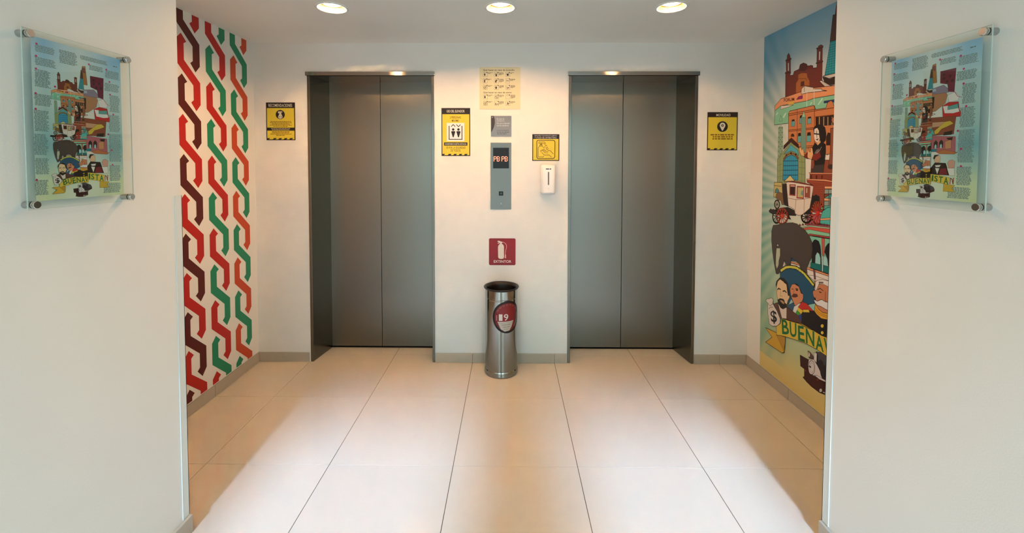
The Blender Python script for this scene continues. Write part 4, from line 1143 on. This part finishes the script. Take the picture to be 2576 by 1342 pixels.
# fire extinguisher sign
e = tag(empty('fire_extinguisher_sign', BACK(-.1505, .721)), 'red EXTINTOR sign with a white extinguisher, above the steel bin', 'sign'); W, H = .1935, .196
def rr(x0, y0, x1, y1, r_, n=6):
    o = []
    for cx_, cy_, a0 in ((x1-r_, y1-r_, 0), (x0+r_, y1-r_, 90), (x0+r_, y0+r_, 180), (x1-r_, y0+r_, 270)):
        o += [(cx_+r_*math.cos(math.radians(a0+90*i/n)), cy_+r_*math.sin(math.radians(a0+90*i/n))) for i in range(n+1)]
    return o
def plate(name, pts, z0, z1, m, parent, bevel=0):
    n = len(pts); q = MB(); q.add([(a, b, z0) for a, b in pts]+[(a, b, z1) for a, b in pts], [tuple(range(n))[::-1], tuple(range(n, 2*n))]+[(i, (i+1) % n, n+(i+1) % n, n+i) for i in range(n)], m)
    return q.build(name, parent, bevel)
plate('board', rr(0, 0, W, H, .010), 0, .003, ink('8a0c10', .4), e, .0005)
P = Print(.00005, .0031, .45); P.cur = 'print'
def xp(*a): return [((x-155)*W/1000, H-(y-155)*H/1005) for x, y in a]
P.line(xp((200, 190), (1100, 190), (1120, 1130), (190, 1135), (200, 190)), .0010, '74090c')
WH = 'e4d6c6'
P.poly(xp((495, 480), (510, 420), (550, 370), (575, 350), (575, 320), (640, 320), (640, 355), (690, 390), (718, 450), (720, 850), (700, 910), (610, 925), (530, 910), (500, 860)), WH)
P.poly(xp((478, 250), (520, 240), (640, 280), (700, 290), (700, 305), (640, 325), (570, 325), (490, 352), (482, 330), (550, 295), (482, 285)), WH)
P.line(xp((650, 300), (710, 305), (770, 340), (812, 410), (815, 500), (785, 600), (770, 700), (772, 760)), .0045, 'd8908a')
P.poly(xp((752, 760), (795, 760), (800, 895), (745, 895)), 'd8a098'); a = xp((335, 1070), (995, 972)); P.text('EXTINTOR', a[0][0], a[0][1], a[1][0], a[1][1], WH); P.build(e)

# ------------------------------------------------------------------ call panel
e = tag(empty('elevator_call_panel', BACK(-.139, 1.129)), 'tall steel elevator call panel with a red PB display', 'control panel'); W, H = .1495, .483
bx('plate', (0, 0, 0), (W, H, .004), M_PLATE, e, .001)
d = bx('display', (.018, .297, .0035), (.133, .446, .0046), M_BLACK, e)
P = Print(.00005, .0048, .4)
P.cur = 'floor_digits'; LED = 'LEDMAT'
m, nt, b = nodes('led_red'); b.inputs['Base Color'].default_value = (.3, .02, .01, 1); b.inputs['Emission Color'].default_value = (1, .28, .15, 1); b.inputs['Emission Strength'].default_value = 2.6; M_LED = m
FONT = {'P': ['11110', '10001', '10001', '11110', '10000', '10000', '10000'], 'B': ['11110', '10001', '10001', '11110', '10001', '10001', '11110']}
for x0, t in ((.0245, 'P'), (.0475, 'B'), (.0815, 'P'), (.1045, 'B')):
    for r_, row in enumerate(FONT[t]):
        for c_, v_ in enumerate(row):
            if v_ == '1': P.disc(x0+c_*.0042, .381-r_*.0052, .0024, M_LED, n=8)
for x in (.047, .105):
    P.cur = 'lantern_mark' if x < .05 else 'lantern_mark.001'
    P.ring(x, .412, .009, .0035, '4a4a34', ry=.0125); P.line([(x, .400), (x, .424)], .0022, '4a4a34'); P.line([(x-.006, .412), (x+.006, .412)], .0016, '4a4a34')
for o in P.build(e).values():
    if o.name.startswith('floor_digits'): tag(o, 'red dot matrix letters PB PB')
b_ = bx('call_button', (.060, .100, .0035), (.092, .131, .0065), M_BLACK, e, .001)
P = Print(.00005, .0067, .4); P.cur = 'arrow'; P.poly([(.0685, .114), (.076, .124), (.0835, .114), (.078, .114), (.078, .107), (.074, .107), (.074, .114)], '5c6058'); P.build(b_)
q = MB(); q.lathe([(0, .0052), (.004, .0052), (.0052, .0045), (.0055, .0035)], M_SATIN, 24, c=(.0745, .042)); q.build('key_switch', e)
P = Print(.00005, .0053, .4); P.cur = 'engraving'; P.poly([(.0725, .038), (.0765, .042), (.0725, .046)], '50544e'); P.words(.066, .086, .022, .0022, '5c605a', 3); P.build(e)

# ------------------------------------------------------------------ soap dispenser
e = tag(empty('soap_dispenser', BACK(.219, 1.240)), 'white plastic gel dispenser on the wall below the hand gel notice', 'dispenser')
W, H = .105, .215; M_WH = ink('f1ece6', .22, spec=.5)
q = MB(); sec = []
for z, inx, top in ((0, .004, .004), (.012, .002, .002), (.030, 0, 0), (.066, .0, .0), (.078, .004, .006), (.086, .012, .016), (.088, .020, .026)):
    x0, x1, y0, y1 = inx, W-inx, inx*.8+.004, H-top
    sec.append([(a+ (.003*(1-b/H) if a < W/2 else -.003*(1-b/H)), b, z) for a, b in rr(x0, y0, x1, y1, .012, 5)])
n = len(sec[0]); v = [p for s_ in sec for p in s_]
q.add(v, [(k*n+i, k*n+(i+1) % n, (k+1)*n+(i+1) % n, (k+1)*n+i) for k in range(len(sec)-1) for i in range(n)], M_WH, True)
q.add(sec[-1], [tuple(range(n))], M_WH, True)
q.build('housing', e, auto=.9)
plate('level_window', rr(.0485, .070, .0575, .163, .0044, 5), .0875, .0890, ink('5a5862', .2), e)
P = Print(.00005, .0890, .4); P.cur = 'logo'; P.words(.034, .071, .1795, .0070, '2a2630', 5); P.build(e)
P = Print(.00005, .0886, .4); P.cur = 'mark'; P.ring(.053, .045, .004, .0008, 'b8b0a8'); P.build(e)
q = MB(); q.lathe([(0, -.003), (.010, -.003), (.014, .004), (.016, .012)], M_WH, 24, c=(0, 0)); o = q.build('nozzle', e); o.matrix_parent_inverse = Matrix(); o.rotation_euler = (-math.pi/2, 0, 0); o.location = (.0525, .004, .055)

# ------------------------------------------------------------------ ribbon mural, left wall
e = tag(empty('wall_mural', frame((XL, 0, 0), (0, 1, 0), (0, 0, 1), (1, 0, 0))), 'painted mural of interlaced red, green, orange and brown ribbons', 'mural')
T = [(.037, 0), (.076, -.040), (.0555, -.0535), (.0555, -.147), (.179, -.256), (.179, -.386), (.143, -.427), (.103, -.381), (.1235, -.365), (.1235, -.280), (0, -.170), (0, -.036)]
def clip(pts, z, keep_below):
    o = []; s = 1 if keep_below else -1; n = len(pts)
    for i in range(n):
        a, b_ = pts[i], pts[(i+1) % n]; da, db = s*(z-a[1]), s*(z-b_[1])
        if da >= 0: o.append(a)
        if (da >= 0) != (db >= 0): t = da/(da-db); o.append((a[0]+(b_[0]-a[0])*t, z))
    return o
BRW, RED, GRN, ORG = '541812', 'b52019', '1f8560', 'c34722'
cols = [(2.829, 1.956, GRN, ORG, 0), (2.600, 1.962, RED, GRN, 0), (2.371, 1.966, BRW, RED, .0), (2.142, 1.968, GRN, RED, 0), (1.913, 1.970, ORG, GRN, 0), (1.684, 1.972, RED, BRW, 0)]
for y0, t0, ca, cb, _ in cols:
    for k in range(-9, 4):
        z = t0+k*.2272; c = ca if k % 2 == 0 else cb
        pts = [(y0+a, z+b) for a, b in T]; pts = clip(pts, CZ-.0015, True)
        if len(pts) > 2: pts = clip(pts, HB+.004, False)
        if len(pts) < 3 or max(p[1] for p in pts)-min(p[1] for p in pts) < .01: continue
        P = Print(.00005, .0004, .5); P.cur = 'ribbon'; P.poly(pts, c); P.build(e)

# ------------------------------------------------------------------ city mural and the two acrylic displays
def mural_paper():
    m, nt, b = nodes('mural_background'); tc = add(nt, 'ShaderNodeTexCoord'); sp = add(nt, 'ShaderNodeSeparateXYZ'); L = nt.links.new
    L(tc.outputs['Object'], sp.inputs[0])
    def mth(op, a, b_=None, c=None):
        n = add(nt, 'ShaderNodeMath', operation=op)
        for i, x in enumerate((a, b_, c)):
            if x is None: continue
            if isinstance(x, (int, float)): n.inputs[i].default_value = x
            else: L(x, n.inputs[i])
        return n.outputs[0]
    v = mth('DIVIDE', sp.outputs[1], 2.4)
    r = ramp(nt, [(0, lin('e0c070')), (.075, lin('d9c684')), (.14, lin('b9c69a')), (.3, lin('c3d2b4')), (.48, lin('cfd8cc')), (.62, lin('dcdcd6')), (.80, lin('d2d6d6')), (.90, lin('9fbecc')), (1, lin('6da8c8'))]); L(v, r.inputs[0])
    # printed sun rays fading in from the left edge
    du = mth('SUBTRACT', sp.outputs[0], .62); dv = mth('SUBTRACT', sp.outputs[1], 1.25)
    an = mth('ARCTAN2', dv, du); ry = mth('MULTIPLY_ADD', mth('SINE', mth('MULTIPLY', an, 62.)), .5, .5)
    ed = mth('SUBTRACT', 1., mth('DIVIDE', sp.outputs[0], .34)); ed = mth('MAXIMUM', ed, 0.); ed = mth('POWER', ed, .9)
    hi = mth('MULTIPLY', ed, mth('MULTIPLY_ADD', ry, .42, .52))
    er = ramp(nt, [(0, lin('8fb49a')), (.25, lin('5f9f90')), (.5, lin('569c94')), (.7, lin('7fae9c')), (.85, lin('5f9cb4')), (1, lin('5a9cc0'))]); L(v, er.inputs[0])
    lo = mth('GREATER_THAN', sp.outputs[1], .17); hi = mth('MULTIPLY', hi, lo)
    mx = add(nt, 'ShaderNodeMix', data_type='RGBA'); L(hi, mx.inputs[0]); L(r.outputs[0], mx.inputs[6]); L(er.outputs[0], mx.inputs[7])
    L(mx.outputs[2], b.inputs['Base Color']); b.inputs['Roughness'].default_value = .5; b.inputs['Specular IOR Level'].default_value = .3
    return m
def poster_paper():
    m, nt, b = nodes('poster_background'); tc = add(nt, 'ShaderNodeTexCoord'); sp = add(nt, 'ShaderNodeSeparateXYZ'); L = nt.links.new
    L(tc.outputs['Object'], sp.inputs[0]); mr = add(nt, 'ShaderNodeMapRange'); mr.inputs[1].default_value = 0; mr.inputs[2].default_value = .42; L(sp.outputs[1], mr.inputs[0])
    r = ramp(nt, [(0, lin('d3dcae')), (.12, lin('cfdcb4')), (.25, lin('a4c6c0')), (.36, lin('7db4bc')), (.48, lin('a0c6c6')), (.62, lin('b4cfce')), (.8, lin('b6d2d8')), (.92, lin('94c4dc')), (1, lin('86bce0'))]); L(mr.outputs[0], r.inputs[0])
    mu = add(nt, 'ShaderNodeMapRange'); mu.inputs[1].default_value = .0; mu.inputs[2].default_value = .251; L(sp.outputs[0], mu.inputs[0])
    c = ramp(nt, [(0, (.35, .35, .35, 1)), (.12, (0, 0, 0, 1)), (.3, (.45, .45, .45, 1)), (.5, (.75, .75, .75, 1)), (.7, (.45, .45, .45, 1)), (.9, (0, 0, 0, 1)), (1, (0, 0, 0, 1))]); L(mu.outputs[0], c.inputs[0])
    mx = add(nt, 'ShaderNodeMix', data_type='RGBA'); L(c.outputs[0], mx.inputs[0]); L(r.outputs[0], mx.inputs[6]); mx.inputs[7].default_value = lin('dfe4da')
    L(mx.outputs[2], b.inputs['Base Color']); b.inputs['Roughness'].default_value = .35
    return m
ITEMS = []; part = 'drawing'
for row in ART.strip().split('\n'):
    if row[0] == '#': part = row[1:]; continue
    kd, hx, wd, pts = row.split(' '); n = [int(t)/1000 for t in pts.split(',')]
    ITEMS.append((part, kd, hx, wd, list(zip(n[::2], n[1::2]))))
def art(P, su, sv, tu, tv, single, vmax=9, lw=1.):
    for part, k, c, wd, pts in ITEMS:
        if not single: P.cur = part
        pts = [(a*su+tu, min(b, vmax)*sv+tv) for a, b in pts]
        if k == 'f': P.poly(pts, c)
        elif k == 'l': P.line(pts, float(wd)/1000*(su+sv)/2*lw, c)
        else: P.text(wd, 0, 0, 0, 0, c, quad=pts)
e = tag(empty('wall_mural', frame((XR, 2.957, 0), (0, -1, 0), (0, 0, 1), (-1, 0, 0))), 'illustrated city mural with an elephant, a carriage and a BUENAVISTA banner', 'mural')
q = MB(); UW = 2.957-YP
# the sheet leans very slightly: its lower corner sits further along the wall
q.add([(.03, HB+.002, .0003), (UW, HB+.002, .0003), (UW, CZ-.001, .0003), (-.0, CZ-.001, .0003)], [(0, 1, 2, 3)], mural_paper()); q.build('background', e)
P = Print(.00004, .0004, .45); art(P, 1, 1, 0, 0, False, CZ-.002); P.build(e)
def display(fr, x0, x1, z0, z1, px0, px1, pz0, pz1, tu, label, flip):
    e = tag(empty('acrylic_display', fr), label, 'poster display', 'acrylic displays on the near walls')
    W, H = x1-x0, z1-z0; ST = .021
    q = MB(); q.box((0, 0, ST), (W, H, ST+.0032), M_ACR)
    o = q.build('acrylic_sheet', e); o.data.materials.append(M_EDGE)
    for p in o.data.polygons:
        if abs(p.normal.z) < .5: p.material_index = 1
    # printed film held behind the sheet
    a, b_ = px1-px0, pz1-pz0
    film = MB(); film.box((0, 0, 0), (a, b_, .0006), poster_paper()); f = film.build('printed_film', e); f.location = (px0-x0, pz0-z0, ST-.0030)
    P = Print(.000012, .0006, .4); P.cur = 'artwork'
    for k, (u0, v0, u1, v1) in enumerate(BLOCKS):
        X0, X1 = tu+u0/1000*.1707, tu+u1/1000*.1707; Z0, Z1 = 1.3271+v0/1000*.1775-pz0, 1.3271+v1/1000*.1775-pz0; y = Z1-.003; i = 0; rg = random.Random(k)
        while y > Z0:
            P.words(X0+rg.uniform(0, .003), X1-rg.uniform(0, .007), y, .0021, '6f8789', k*50+i); y -= .0031; i += 1
    for u, v_ in DOTS: P.disc(tu+u/1000*.1707, 1.3271+v_/1000*.1775-pz0, .0030, 'c02a6c', n=14)
    art(P, .1707, .1775, tu, 1.3271-pz0, True, lw=1.)
    P.words(tu+1.22*.1707, tu+1.30*.1707, 1.3271+2.44*.1775-pz0, .003, '5c6c70', 99)
    P.build(f)
    for k, (cx_, cz_) in enumerate(((.014, .013), (W-.014, .013), (.014, H-.013), (W-.014, H-.013))):
        q = MB(); q.lathe([(0, 0), (.0095, 0), (.0095, ST)], M_SATIN, 32, c=(cx_, cz_)); s = q.build('standoff', e, auto=.6)
        q = MB(); q.lathe([(.0098, ST+.0032), (.0102, ST+.004), (.0102, ST+.011), (.0090, ST+.0125), (0, ST+.0125)], M_CAP, 32, c=(cx_, cz_)); q.build('cap', s, auto=.6)
M_CAP = steel('cap_steel', (.60, .56, .52), .16, (60, 60, 60), bump=.05)
# left wall: x runs away from the camera, right wall: x runs towards it
display(frame((PL, 1.084, 1.335), (0, 1, 0), (0, 0, 1), (1, 0, 0)), 1.084, 1.393, 1.335, 1.804, 1.109, 1.364, 1.357, 1.789, 1.131-1.109,
        'clear acrylic display of a blue illustrated poster on the near left wall', False)
display(frame((PR, 1.396, 1.335), (0, -1, 0), (0, 0, 1), (-1, 0, 0)), -1.396, -1.082, 1.335, 1.804, -1.366, -1.108, 1.358, 1.781, -1.3449+1.366,
        'clear acrylic display of a blue illustrated poster on the near right wall', True)
